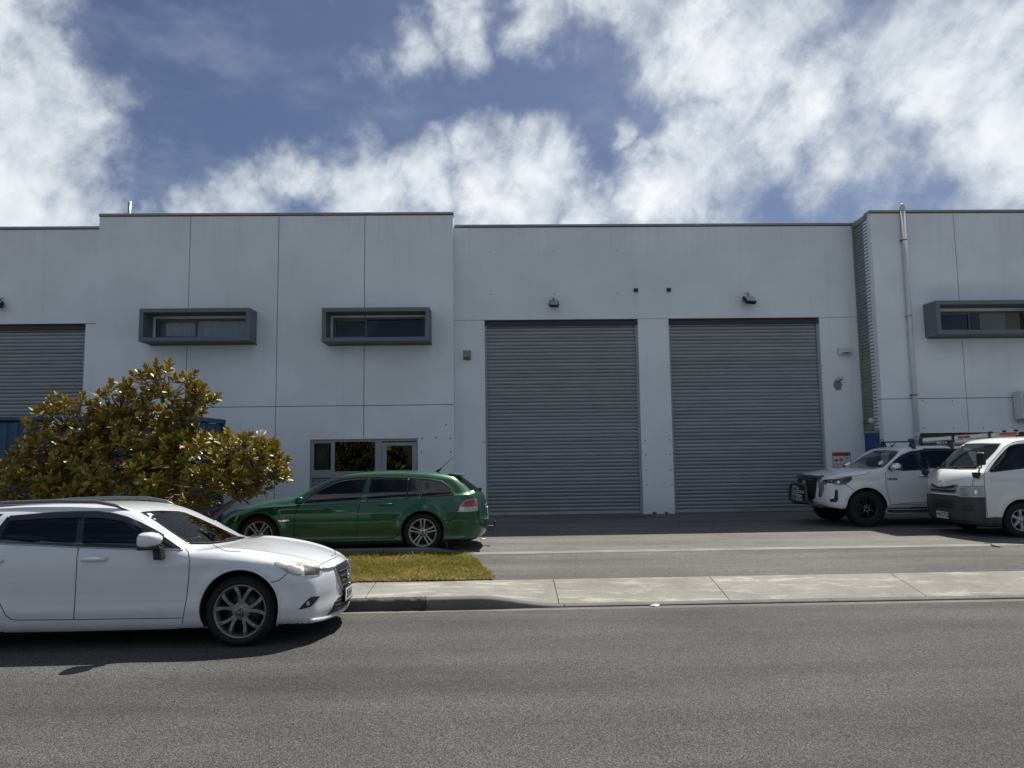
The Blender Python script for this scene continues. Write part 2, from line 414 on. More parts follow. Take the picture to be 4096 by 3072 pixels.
jx = [-60, -14.0, -11.4, -8.9, -6.4, -4.0, -1.62, 0.79, 2.94, 5.46, 7.9, 10.4, 13, 60]
for a, c in zip(jx[:-1], jx[1:]):
    n = 30 if c - a < 5 else 2
    sheet('slab', lin(a + 0.005, c - 0.005, n), [(C_(9.156), lambda x: kz(x) + 0.003), (C_(9.45), lambda x: (kz(x) + 0.003) * 0.62 + 0.09 * 0.38), (C_(FB), C_(0.09))], G_['footpath_concrete'], fp, skirt=0.05)
# crossing and yard
structure(sheet('driveway', [-2.2, 60], [(C_(FB + 0.004), C_(0.092)), (C_(12.36), C_(0.104))], G_['crossing_asphalt']))
structure(sheet('yard', lin(-80, 80, 4), [(C_(12.34), C_(0.098)), (C_(12.62), C_(YG - 0.002)), (C_(13.2), C_(YG)), (C_(70), C_(YG))], G_['yard_asphalt']))
st = structure(sheet('concrete_strip', lin(-0.9, 30, 30), [(C_(12.35), C_(0.1075)), (C_(12.60), C_(0.113))], G_['strip_concrete']))
# painted bay line beside the van
a_, b_ = onz(3677, 2116, YG), onz(4020, 2108, YG)
lm = MB(); lm.add([(a_.x, a_.y - .04, YG + .004), (a_.x + 5.4, a_.y - .04, YG + .004), (a_.x + 5.4, a_.y + .04, YG + .004), (a_.x, a_.y + .04, YG + .004)], [(0, 1, 2, 3)])
structure(lm.build('bay_line', G_['line_paint']))
# raised kerb between lawn and yard
yk = structure(MB().box(-14, -0.6, 12.475, 12.60, 0.02, 0.10).build('lawn_kerb', G_['kerb_concrete']))
def yk_piece(x0, x1, n=2):
    b = MB(); xs = lin(x0 + .004, x1 - .004, n); vs = []
    for x in xs:
        t = min(1, max(0, (x + 1.25) / 0.85)); t = t * t * (3 - 2 * t); z = 0.215 - 0.095 * t
        vs += [(x, 12.465, 0.05), (x, 12.468, z - .02), (x, 12.49, z), (x, 12.58, z), (x, 12.605, z - .02), (x, 12.61, 0.05)]
    fs = [(i * 6 + k, i * 6 + k + 1, i * 6 + 7 + k, i * 6 + 6 + k) for i in range(n) for k in range(5)] + [tuple(range(6)), tuple(n * 6 + k for k in range(6))]
    b.add(vs, fs); b.build('kerb_block', G_['kerb_concrete'], yk)
for x0, x1, n in [(-14, -10.5, 2), (-10.5, -7.4, 2), (-7.4, -4.4, 2), (-4.4, -1.9, 2), (-1.9, -0.36, 16)]: yk_piece(x0, x1, n)

# lawn -------------------------------------------------------------------
LAWN = [(-14, FB + .006), (-0.03, FB + .006), (-0.43, 12.40), (-0.7, 12.464), (-14, 12.464)]
lb = MB(); lb.add([(x, y, 0.104) for x, y in LAWN], [tuple(range(5))]); lawn = structure(lb.build('lawn_soil', G_['soil']))
m, T, b = new_mat('grass_blade'); p = pos(T)
oi = T.new('ShaderNodeAttribute'); oi.attribute_name = 'tint'
dry = T.sstep(T.noise(p, 1.3, 4, 0.6), 0.40, 0.66)
dry = T.math('MAXIMUM', dry, T.math('MULTIPLY', T.sstep(T.vmath('DOT_PRODUCT', p, (0, 1, 0), out=1), 10.75, 10.05), 0.85))
cc = T.mix(oi.outputs['Fac'], (0.15, 0.165, 0.038), (0.29, 0.265, 0.085))
cc = T.mix(T.math('MULTIPLY', dry, T.ramp(oi.outputs['Fac'], [(0.25, 0.10), (0.75, 0.95)])), cc, (0.50, 0.39, 0.19))
T.put(b.inputs['Base Color'], cc); b.inputs['Roughness'].default_value = 0.6; b.inputs['Specular IOR Level'].default_value = 0.25
tr = T.new('ShaderNodeBsdfTranslucent'); T.put(tr.inputs[0], T.mix(1.0, cc, (1.25, 1.2, 0.8), 'MULTIPLY')); mxs = T.new('ShaderNodeMixShader'); mxs.inputs[0].default_value = .45
T.l.new(b.outputs[0], mxs.inputs[1]); T.l.new(tr.outputs[0], mxs.inputs[2]); T.l.new(mxs.outputs[0], [k for k in T.n if k.type == 'OUTPUT_MATERIAL'][0].inputs[0])
rn = np.random.default_rng(5)
def lawn_blades(n, x0, x1, hmul):
    x = rn.uniform(x0, x1, n); y = rn.uniform(FB - 0.005, 12.46, n)
    ok = x < (-0.02 - 0.40 * (y - FB) / 2.4 + rn.normal(0, .018, n))
    return x[ok], y[ok], hmul
xs_, ys_ = [], []
for n, a, c in ((52000, -2.9, 0.02), (16000, -9, -2.9)):
    X, Y, _ = lawn_blades(n, a, c, 1); xs_.append(X); ys_.append(Y)
X = np.concatenate(xs_); Y = np.concatenate(ys_); n = len(X)
clump = 0.6 + 0.8 * np.abs(np.sin(X * 3.1 + np.cos(Y * 4.3) * 2) * np.cos(Y * 2.7 - X))
Hh = rn.uniform(.020, .055, n) * clump; tall = rn.random(n) < .012; Hh[tall] *= 2.0
a = rn.uniform(0, 2 * pi, n); wd = rn.uniform(.0022, .0048, n); ln = Hh * rn.uniform(.2, 1.0, n); la = rn.uniform(0, 2 * pi, n)
V = np.zeros((n, 4, 3)); bx, by = np.cos(a) * wd, np.sin(a) * wd
V[:, 0] = np.stack([X - bx, Y - by, np.full(n, .10)], 1); V[:, 1] = np.stack([X + bx, Y + by, np.full(n, .10)], 1)
mx, my = X + np.cos(la) * ln * .35, Y + np.sin(la) * ln * .35
V[:, 2] = np.stack([mx + bx * .8, my + by * .8, .10 + Hh * .6], 1); V[:, 3] = np.stack([X + np.cos(la) * ln, Y + np.sin(la) * ln, .10 + Hh], 1)
idx = np.arange(n)[:, None] * 4
F3 = np.concatenate([idx + [0, 1, 2], idx + [0, 2, 3]], 0)
me = bpy.data.meshes.new('grass'); me.from_pydata(V.reshape(-1, 3).tolist(), [], F3.tolist())
at = me.attributes.new('tint', 'FLOAT', 'POINT'); at.data.foreach_set('value', np.repeat(rn.random(n), 4).astype(np.float32))
me.materials.append(m); g = link_mesh('grass', me); g['kind'] = 'stuff'; g['label'] = 'short dry green grass on the strip behind the footpath'; g['category'] = 'grass'

# ================================================================== BUILDING
YD, YA, YB = 19.46, 19.18, 18.52          # low walls, tall office block, right-hand block
bld = thing('warehouse_building', 'long pale grey concrete warehouse with grey roller doors and boxed windows', 'building', (0, YD, YG))
def bp(b, name, mat, parent=None, bevel=0.0):
    """build a part given in world coordinates under the building (or one of its parts)"""
    o = b.build(name, G_[mat] if isinstance(mat, str) else mat, None, bevel=bevel)
    par = parent or bld
    o.data.transform(Matrix.Translation(-bld.location)); o.parent = par
    return o
def panel(x0, x1, z0, z1, y0, y1, holes=()):
    xs = sorted({x0, x1} | {h[i] for h in holes for i in (0, 1) if x0 < h[i] < x1})
    zs = sorted({z0, z1} | {h[i] for h in holes for i in (2, 3) if z0 < h[i] < z1})
    def solid(i, j):
        if i < 0 or j < 0 or i >= len(xs) - 1 or j >= len(zs) - 1: return False
        cx, cz = (xs[i] + xs[i + 1]) / 2, (zs[j] + zs[j + 1]) / 2
        return not any(h[0] < cx < h[1] and h[2] < cz < h[3] for h in holes)
    b = MB()
    for i in range(len(xs) - 1):
        for j in range(len(zs) - 1):
            if not solid(i, j): continue
            a, c, d, e = xs[i], xs[i + 1], zs[j], zs[j + 1]
            b.add([(a, y0, d), (c, y0, d), (c, y0, e), (a, y0, e)], [(0, 1, 2, 3)])
            b.add([(a, y1, d), (c, y1, d), (c, y1, e), (a, y1, e)], [(3, 2, 1, 0)])
            if not solid(i - 1, j): b.add([(a, y0, d), (a, y0, e), (a, y1, e), (a, y1, d)], [(0, 1, 2, 3)])
            if not solid(i + 1, j): b.add([(c, y0, d), (c, y0, e), (c, y1, e), (c, y1, d)], [(3, 2, 1, 0)])
            if not solid(i, j - 1): b.add([(a, y0, d), (c, y0, d), (c, y1, d), (a, y1, d)], [(3, 2, 1, 0)])
            if not solid(i, j + 1): b.add([(a, y0, e), (c, y0, e), (c, y1, e), (a, y1, e)], [(0, 1, 2, 3)])
    return b
JG = 0.009
ZT, ZL, ZR, ZJ = 8.35, 8.08, 8.12, 3.11
TX = [-10.61, -8.17, -5.79, -3.46, -1.06]
win_holes = [(-9.02, -6.51, 4.97, 5.50), (-4.30, -1.82, 4.92, 5.49)]
shop = (-4.87, -2.02, 0.0, 2.22)
TH = 0.18
for i in range(4):
    for z0, z1 in ((YG - .03, ZJ), (ZJ, ZT)):
        bp(panel(TX[i] + (JG if i else 0), TX[i + 1] - (JG if i < 3 else 0), z0 + (JG if z0 > 1 else 0), z1 - (JG if z1 < 5 else 0), YA, YA + TH, win_holes + [shop]), 'wall_panel', 'wall_paint')
bp(MB().box(TX[0] + .04, TX[0] + .06, YA + .05, YD, YG, ZT - .01), 'wall_backing', 'joint_dark')
bp(panel(TX[0] + .02, TX[4] - .02, YG, ZT - .02, YA + 0.035, YA + 0.16, win_holes + [shop]), 'wall_backing', 'joint_dark')
# return of the office block towards the roller doors
bp(MB().box(TX[4] - .10, TX[4] - .001, YA + TH + .002, YD + .3, YG - .03, ZT - .002), 'wall_return', 'wall_paint')
bp(MB().box(TX[0] + .001, TX[0] + .1, YA + TH + .002, YD + .3, YG - .03, ZT - .002), 'wall_return', 'wall_paint')
# low walls with roller doors
D1, D2 = (-0.225, 4.01), (4.86, 9.08); DL = (-15.3, -11.02); ZH = 5.44
LX0, LX1 = TX[4] + .001, 10.165
bp(panel(LX0, LX1, ZH + .006, ZL, YD, YD + TH), 'wall_panel', 'wall_paint')
for a, c in ((LX0, D1[0]), (D1[1], D2[0]), (D2[1], LX1)):
    bp(panel(a, c, YG - .03, ZH - .006, YD, YD + TH + .05), 'wall_panel', 'wall_paint')
bp(panel(-24, TX[0] - .001, ZH + .006, ZL + .01, YD, YD + TH), 'wall_panel', 'wall_paint')
bp(panel(DL[1], TX[0] - .001, YG - .03, ZH - .012, YD, YD + TH + .05), 'wall_panel', 'wall_paint')
bp(panel(-24, DL[0], YG - .03, ZH - .012, YD, YD + TH + .05), 'wall_panel', 'wall_paint')
for a, c in ((LX0, LX1), (-24, TX[0])):
    bp(MB().box(a + .01, c - .01, YD + .06, YD + .1, ZH - .03, ZH + .03), 'wall_backing', 'joint_dark')
# roller doors
prof = [(-.0485, .014), (-.045, .001), (-.041, .009), (-.034, .002), (-.022, -.009), (-.004, -.014), (.016, -.015), (.034, -.011), (.045, .001), (.0495, .014)]
def slat_mesh(wd):
    b = MB(); vs = [(x, y, z) for x in (-wd / 2, wd / 2) for z, y in prof]; n = len(prof)
    b.add(vs, [(k, k + 1, n + k + 1, n + k) for k in range(n - 1)], False)
    o = b.build('slat', G_['slat_paint']); me = o.data; bpy.data.objects.remove(o)
    me.polygons.foreach_set('use_smooth', [False, False, False] + [True] * (n - 4)); return me
def roller(x0, x1, label):
    rd = bpy.data.objects.new('roller_door', None); COL.objects.link(rd); rd.parent = bld; rd.location = ((x0 + x1) / 2, 0.13, 0)
    rd['label'] = label
    wd = x1 - x0 - 0.04; me = slat_mesh(wd)
    z = 0.10; k = 0
    rr = random.Random(int(x0 * 10))
    while z < ZH - YG + .05:
        s = link_mesh('slat', me, rd, (0, rr.uniform(-.0015, .0015), z + .05)); z += 0.0985
    W2 = wd / 2
    MB().box(-W2, W2, -.03, .03, .018, .098).build('bottom_rail', G_['bottom_rail'], rd, bevel=.004)
    MB().box(-W2, W2, .05, .06, 0, ZH - YG + .1).build('curtain_backing', G_['void_black'], rd)
    for sx in (-1, 1):
        MB().box(sx * (W2 + .0) - .045, sx * (W2) + .045, -.055, -.022, .0, ZH - YG - .02).build('guide_channel', G_['guide_paint'], rd, bevel=.004)
    MB().box(-.10, .10, -.036, -.029, .045, .07).build('lock_plate', G_['steel'], rd)
    MB().box(-W2 - .02, W2 + .02, -.09, .03, ZH - YG - .16, ZH - YG - .05).build('head_flashing', G_['plastic_dark'], rd)
    MB().box(-W2, W2, -.12, .05, -.02, .012).build('door_sill', G_['kerb_concrete'], rd)
    return rd
roller(*D1, 'grey slatted roller door next to the office block')
roller(*D2, 'grey slatted roller door beside the hazard sign')
roller(*DL, 'grey slatted roller door behind the blue container')
# caps
def cap(x0, x1, y, z, h=0.062, d=0.30):
    bp(MB().box(x0, x1, y - .025, y + d, z - .012, z - .012 + h), 'parapet_cap', 'metal_cap', bevel=.004)
    bp(MB().box(x0 + .004, x1 - .004, y - .012, y - .002, z - .035, z - .013), 'cap_shadow_strip', 'joint_dark')
cap(TX[0] - .02, TX[4] + .02, YA, ZT); cap(-24, TX[0] - .022, YD, ZL + .01); cap(TX[4] + .022, LX1, YD, ZL)
# roof and body behind the parapets
bp(MB().box(-24, 10.3, YD + .34, YD + 24, 7.5, 7.72), 'roof', 'metal_cap')
bp(MB().box(10.4, 26, YB + .5, YD + 24, 7.5, 7.70), 'roof', 'metal_cap')
bp(MB().box(-23.9, 10.3, YD + .33, YD + .335, YG, 7.5), 'inner_lining', 'void_black')
bp(MB().box(-24, 26, YD + 23.8, YD + 24.05, YG, 7.49), 'rear_wall', 'wall_paint')
# right-hand block
BX = 10.18; RJX = 12.45; ZRJ = 3.08
RW = (11.55, 14.20, 4.85, 5.40); RO = (11.11, 16.0, 0.0, 2.19)
for x0, x1 in ((BX, RJX), (RJX, 16.6), (16.6, 24)):
    for z0, z1 in ((YG - .03, ZRJ), (ZRJ, ZR)):
        bp(panel(x0 + (JG if x0 > BX else 0), x1 - JG, z0 + (JG if z0 > 1 else 0), z1 - (JG if z1 < 5 else 0), YB, YB + TH, [RW, RO]), 'wall_panel', 'wall_paint')
bp(panel(BX + .02, 24, YG, ZR - .02, YB + .035, YB + .16, [RW, RO]), 'wall_backing', 'joint_dark')
cap(BX - .025, 24, YB, ZR)
# corrugated return, blue door panel below
b = MB(); zs = []; z = 2.28
while z < ZL - .10: zs.append(z); z += 0.0762 * 1.22
vs = []; nn = 0
xc = BX - 0.01
for z in zs:
    for dz, dx in ((0, .0), (.018, -.028), (.046, -.028), (.064, 0)):
        vs += [(xc + dx + .03, YB + TH + .02, z + dz), (xc + dx + .03, YD - .004, z + dz)]
n = len(vs) // 2
b.add(vs, [(2 * k, 2 * k + 1, 2 * k + 3, 2 * k + 2) for k in range(n - 1)])
bp(b, 'corrugated_cladding', 'cladding')
bp(MB().box(xc - .03, xc + .06, YB + TH + .01, YD - .004, 2.20, 2.275), 'cladding_flashing', 'cladding')
bp(MB().box(xc - .035, xc + .08, YB + TH + .012, YD + .1, ZL - .10, ZL + .03), 'cladding_flashing', 'cladding')
bp(MB().box(xc - .03, xc + .03, YD - .05, YD - .003, 2.28, ZL - .11), 'corner_flashing', 'cladding')
bp(MB().box(xc + .035, xc + .3, YB + TH + .02, YD + .2, YG, ZL), 'wall_backing', 'void_black')
bp(MB().box(xc + .002, xc + .03, YB + TH + .02, YD - .02, YG, 2.198), 'side_door', 'blue_paint')
bp(MB().box(BX + .001, BX + .1, YB + TH + .002, YB + TH + .24, YG - .03, ZR - .003), 'wall_return', 'wall_paint')
# dark opening low in the right-hand block: roller door behind
rd = bpy.data.objects.new('roller_door', None); COL.objects.link(rd); rd.parent = bld; rd.location = (13.55, YB - YD + .15, 0); rd['label'] = 'low pale roller door behind the white van'
me = slat_mesh(4.86); z = .1
while z < 2.0: link_mesh('slat', me, rd, (0, 0, z)); z += .0985
MB().box(-2.44, 2.44, -.11, .02, 1.93, 2.07).build('head_flashing', G_['plastic_dark'], rd)

def boxed_window(x0, x1, z0, z1, y, hole, split, label, curtain=False):
    """concrete hood standing out from the wall with an aluminium window at the back"""
    wdw = bpy.data.objects.new('boxed_window', None); COL.objects.link(wdw); wdw.parent = bld
    cx = (x0 + x1) / 2; wdw.location = (cx, y - bld.location.y, 0); wdw['label'] = label
    def P(b, name, mat, par=wdw, bevel=0): 
        o = b.build(name, G_[mat], None, bevel=bevel); o.data.transform(Matrix.Translation((-cx, -y, -YG))); o.parent = par; return o
    t = .11; dp = .56; yf = y - dp
    P(MB().box(x0, x1, yf, y - .002, z0, z0 + t), 'hood_sill', 'hood_concrete', bevel=.012)
    P(MB().box(x0, x1, yf, y - .002, z1 - t, z1), 'hood_top', 'hood_concrete', bevel=.012)
    for a, c in ((x0 + .001, x0 + t), (x1 - t, x1 - .001)):
        P(MB().box(a, c, yf + .003, y - .004, z0 + t + .001, z1 - t - .001), 'hood_side', 'hood_concrete', bevel=.008)
    P(MB().box(x0 + .06, x1 + .02, y - .05, y - .003, z0 - .03, z0 - .001), 'flashing', 'frame_alu_dark')
    hx0, hx1, hz0, hz1 = hole; yw = y + .07; f = .045
    fr = P(MB().box(hx0, hx1, yw, yw + .06, hz1 - f, hz1).box(hx0, hx1, yw, yw + .06, hz0, hz0 + f).box(hx0, hx0 + f, yw + .001, yw + .06, hz0 + f, hz1 - f).box(hx1 - f, hx1, yw + .001, yw + .06, hz0 + f, hz1 - f).box(split - f / 2, split + f / 2, yw - .004, yw + .055, hz0 + f, hz1 - f), 'window_frame', 'frame_alu_dark')
    P(MB().box(hx0 + f, split - f / 2, yw - .006, yw + .05, hz1 - f - .04, hz1 - f - .001).box(hx0 + f, split - f / 2, yw - .006, yw + .05, hz0 + f + .001, hz0 + f + .025).box(hx0 + f, hx0 + f + .025, yw - .005, yw + .05, hz0 + f + .025, hz1 - f - .04), 'sash', 'frame_alu_dark')
    P(MB().box(hx0 + f, split - f / 2, yw + .025, yw + .03, hz0 + f, hz1 - f), 'pane', 'glass_shop' if not curtain else 'glass_window')
    P(MB().box(split + f / 2, hx1 - f, yw + .025, yw + .03, hz0 + f, hz1 - f), 'pane', 'glass_shop' if not curtain else 'glass_window')
    if curtain:
        b = MB(); nn = 220; rr = random.Random(3); ph = 0; vs = []
        for k in range(nn + 1):
            ph += rr.uniform(.10, .42); xx = hx0 + .03 + (hx1 - hx0 - .06) * k / nn
            vs += [(xx, yw + .12 + .034 * sin(ph), hz0 - .05), (xx + .01 * sin(ph * .3), yw + .12 + .034 * sin(ph), hz1 + .05)]
        b.add(vs, [(2 * k, 2 * k + 2, 2 * k + 3, 2 * k + 1) for k in range(nn)], True)
        P(b, 'curtain', 'curtain')
    P(MB().box(hx0 - .3, hx1 + .3, y + 2.2, y + 2.25, hz0 - .8, hz1 + .6).box(hx0 - .3, hx1 + .3, y + .2, y + 2.2, hz1 + .55, hz1 + .6), 'room_interior', 'room_dark')
boxed_window(-9.19, -6.33, 4.80, 5.67, YA, win_holes[0], -7.98, 'boxed window with drawn white curtains', True)
boxed_window(-4.47, -1.65, 4.75, 5.65, YA, win_holes[1], -3.42, 'boxed window with dark bare panes')
boxed_window(11.45, 14.31, 4.69, 5.58, YB, RW, 12.72, 'boxed window next to the white vent pipe')

# shopfront in the office block
sf = bpy.data.objects.new('shopfront', None); COL.objects.link(sf); sf.parent = bld; sf.location = (-3.45, YA - YD, 0); sf['label'] = 'aluminium shopfront with glass door and fixed panes'
def S(b, name, mat, par=sf, bevel=0):
    o = b.build(name, G_[mat], None, bevel=bevel); o.data.transform(Matrix.Translation((3.45, -YA, -YG)))
    o.parent = par
    return o
def zp(px, py): v = ony(1230 + px / 4.706, 1740 + py / 4.706, YA + .06); return v.x, v.z
x_l, zt = -4.87, 2.22; x_r = -2.02; yw = YA + .05
def rectp(a, b): (p, q), (r, s) = zp(*a), zp(*b); return p, r, s, q        # x0,x1,z0,z1
g1 = rectp((125, 158), (440, 658)); g2 = rectp((515, 128), (1272, 668)); gd = rectp((1488, 200), (1973, 660)); 
zs0 = zp(300, 735)[1]; zs1 = zp(300, 690)[1]
gdx0, gdx1, gdz1 = gd[0], gd[1], gd[3]
fr = S(MB().box(x_l, x_r, yw, yw + .1, zt - .07, zt), 'head_frame', 'frame_alu')
for a, c in ((x_l, x_l + .05), (zp(445, 0)[0], zp(515, 0)[0]), (zp(1275, 0)[0], zp(1395, 0)[0]), (x_r - .045, x_r)):
    S(MB().box(a, c, yw + .002, yw + .1, YG, zt - .071), 'mullion', 'frame_alu')
a, c = zp(445, 0)[0], zp(1275, 0)[0]
S(MB().box(x_l + .05, c, yw - .004, yw + .1, zs0 - .10, zs1), 'transom', 'frame_alu')
sh = S(MB().box(x_l + .051, g1[0], yw + .01, yw + .08, zs1, zt - .07).box(g1[1], a - .001, yw + .01, yw + .08, zs1, zt - .07).box(g1[0], g1[1], yw + .01, yw + .08, g1[3], zt - .071).box(g1[0], g1[1], yw + .01, yw + .08, zs1 + .001, g1[2]), 'sash', 'frame_alu')
S(MB().box(g1[0], g1[1], yw + .045, yw + .05, g1[2], g1[3]), 'pane', 'glass_shop')
S(MB().box(zp(515, 0)[0], c, yw + .045, yw + .05, zs1, zt - .07), 'pane', 'glass_shop')
dx0, dx1 = zp(1395, 0)[0], x_r - .046
dr = S(MB().box(dx0 + .002, gdx0, yw + .012, yw + .07, YG + .02, zt - .1).box(gdx1, dx1 - .002, yw + .012, yw + .07, YG + .02, zt - .1).box(gdx0, gdx1, yw + .012, yw + .07, gdz1, zt - .1).box(gdx0, gdx1, yw + .012, yw + .07, YG + .02, YG + .25), 'door', 'frame_alu')
S(MB().box(gdx0, gdx1, yw + .04, yw + .046, YG + .25, gdz1), 'pane', 'glass_shop', dr)
S(MB().box(gdx0 - .06, gdx0 - .04, yw - .03, yw + .01, 1.0, 1.3), 'handle', 'steel', dr)
s0, s1 = zp(1495, 208), zp(1558, 275)
stk = S(MB().box(s0[0], s1[0], yw + .036, yw + .039, s1[1], s0[1]), 'sticker', 'sticker_yellow', dr)
S(MB().box(s0[0] + .012, s1[0] - .012, yw + .033, yw + .0355, s0[1] - .075, s0[1] - .02), 'sticker', 'ink', dr)
b = MB(); z = YG + .02; vs = []
while z < zs0 - .14:
    for dz, dy in ((0, .03), (.02, 0), (.05, 0), (.07, .03)): vs += [(x_l + .06, yw + .01 + dy, z + dz), (c - .001, yw + .01 + dy, z + dz)]
    z += .09
n = len(vs) // 2; b.add(vs, [(2 * k, 2 * k + 1, 2 * k + 3, 2 * k + 2) for k in range(n - 1)]); S(b, 'ribbed_infill', 'slat_paint')
S(MB().box(x_l - .2, x_r + .2, YA + 3.4, YA + 3.45, YG, 2.9).box(x_l - .2, x_r + .2, YA + .2, YA + 3.4, 2.7, 2.75).box(x_l - .2, x_r + .2, YA + .2, YA + 3.4, YG - .02, YG + .003), 'room_interior', 'room_dark')
# vertical blind behind the fixed panes
b = MB()
for k in range(16): b.box(x_l + .1 + k * .022, x_l + .115 + k * .022, yw + .16, yw + .2, zs1, zt)
S(b, 'blind', 'curtain')

# flashes, bolts and pale patches left on the wall
def spot(px, py, r, Y, mat='void_black', name='bolt_hole'):
    v = ony(px, py, Y); bp(MB().disc(r, 0, 8, 'y', Matrix.Translation((v.x, Y - .0035, v.z))), name, mat)
for px, py in ((1960, 1007), (2213, 1005), (2465, 1002), (1965, 1178), (2218, 1176), (2470, 1173)): spot(px, py, .014, YD)
for px, py in ((2580, 1761), (2582, 1820), (2585, 1880), (2588, 1940), (2678, 1759), (2682, 1819), (2685, 1878), (2688, 1939), (1934, 1769)): spot(px, py, .018, YD)
for px, py in ((1688, 1754), (1802, 1754), (1687, 1809), (1803, 1808), (1744, 1750), (1784, 1699)): spot(px, py, .02, YA)
for px, py in ((3697, 1712), (3815, 1712), (3933, 1711), (4049, 1710), (3691, 1603), (3809, 1603), (4041, 1602)): spot(px, py, .016, YB)
for px, py in ((2543, 1162), (2674, 1161)):
    v = ony(px, py, YD); ov = thing('wall_vent', 'small black square vent on the wall above the ' + ('first' if px < 2600 else 'second') + ' roller door', 'vent', (v.x, YD, v.z))
    ov['label'] = 'small black box vent high on wall near the ' + ('office block side roller door' if px < 2600 else 'roller door beside the hazard sign')
    MB().box(-.055, .055, -.05, 0, -.045, .045).build('vent_body', G_['plastic_black'], ov, bevel=.006); MB().box(-.06, .06, -.062, -.051, .03, .047).build('vent_lip', G_['plastic_black'], ov)
# chipped paint under the camera
v = ony(3350, 1538, YD); rr = random.Random(2)
pts = [(.13 * cos(t) * rr.uniform(.8, 1.1), .12 * sin(t) * rr.uniform(.75, 1.1) - (.05 if 3.9 < t < 5.5 else 0)) for t in lin(0, 2 * pi, 22)[:-1]]
bp(MB().prism([(x + v.x, z + v.z) for x, z in pts], YD - .003, YD + .01), 'chipped_patch', 'bare_concrete')
# ================================================================== FIXTURES ON THE WALLS
def floodlight(px, py, label, w_=.24, h_=.16, tilt=0.6, yaw=0.0, dome=True, group='floodlights over the roller doors'):
    v = ony(px, py, YD)
    t = thing('floodlight', label, 'floodlight', (v.x, YD, v.z), 0, group)
    M = Matrix.Translation((0, -.20, 0)) @ Matrix.Rotation(yaw, 4, 'Z') @ Matrix.Rotation(-tilt, 4, 'X')
    h = MB().box(-w_ / 2, w_ / 2, -.01, .07, -h_ / 2, h_ / 2, M).build('housing', G_['plastic_black'], t, bevel=.008)
    MB().box(-w_ / 2 + .02, w_ / 2 - .02, -.0145, -.011, -h_ / 2 + .02, h_ / 2 - .018, M).build('lens', G_['lamp_glass'], t)
    for s in (-1, 1):
        MB().tube([M @ Vector((s * (w_ / 2 + .012), .03, 0)), (s * (w_ / 2 + .012), -.08, -.03), (s * w_ * .3, -.012, -.03)], .010, 6).build('bracket', G_['plastic_black'], t)
    b = MB()
    for k in range(6): b.box(-w_ / 2 + .01, w_ / 2 - .01, .071, .095, -h_ / 2 + .012 + k * h_ / 6.4, -h_ / 2 + .02 + k * h_ / 6.4, M)
    b.build('cooling_fin', G_['plastic_black'], t)
    if dome:
        MB().lathe([(.002, -.03), (.03, -.025), (.04, -.005), (.042, .02), (.03, .03), (.002, .032)], 14, 'z', Matrix.Translation((0, -.05, h_ / 2 + .09))).build('sensor_dome', G_['plastic_white'], t)
        MB().tube([(0, -.05, h_ / 2 + .06), (0, -.1, h_ / 2)], .014, 6).build('sensor_stem', G_['plastic_black'], t)
    MB().box(-.03, .03, -.03, -.001, -.06, .02).build('wall_plate', G_['plastic_black'], t)
    return t
floodlight(2214, 1218, 'black floodlight with frosted lens above the roller door next to office block', .25, .17, .45)
floodlight(2990, 1202, 'black tilted floodlight above the roller door beside the hazard sign', .33, .24, .75, .35)
floodlight(8, 1222, 'black floodlight above the roller door behind the blue container', .26, .2, .65, -.35)

v = ony(1868, 1421, YD)
t = thing('alarm_box', 'beige upright alarm box with dark lens beside the roller door', 'alarm', (v.x, YD, v.z))
MB().box(-.092, .092, -.10, -.001, -.125, .125).build('case', G_['plastic_beige'], t, bevel=.03)
MB().prism([(-.072, -.10), (.072, -.10), (.058, -.062), (-.058, -.062)], -.106, -.095).build('lens', G_['plastic_black'], t)
MB().box(-.10, .10, -.012, -.0005, -.135, .135).build('back_plate', G_['plastic_dark'], t, bevel=.01)

v = ony(3375, 1407, YD)
t = thing('siren_box', 'white wide siren cover with curved black slot on the wall', 'siren', (v.x, YD, v.z))
pr = [(x, -.11 - .018 * (1 - (x / .19) ** 2)) for x in lin(-.19, .19, 10)]
b = MB(); vs = [(x, y, z) for z in (-.10, -.07, .09, .11) for x, y in [(px_ * (1 if abs(z) < .1 else .93), py_ * (1 if abs(z) < .1 else .8)) for px_, py_ in pr]]
vs += [(x, -.001, z) for z in (-.10, .11) for x in (-.178, .178)]
fs = [(j * 11 + i, j * 11 + i + 1, (j + 1) * 11 + i + 1, (j + 1) * 11 + i) for j in range(3) for i in range(10)] + [tuple(range(10, -1, -1)) + (44, 45), tuple(range(33, 44)) + (47, 46), (0, 11, 22, 33, 46, 44), (10, 45, 47, 43, 32, 21)]
b.add(vs, fs, False); b.build('cover', G_['plastic_white'], t, bevel=.012)
MB().prism([(x, -.045 - .022 * (1 - (x / .14) ** 2)) for x in lin(-.14, .14, 8)] + [(x, -.062 + .002 * 0) for x in (.14, -.14)][:0] + [(x, -.045 + .012 * (1 - (x / .14) ** 2)) for x in lin(.14, -.14, 8)][1:-1], -.134, -.12).build('slot', G_['plastic_black'], t)

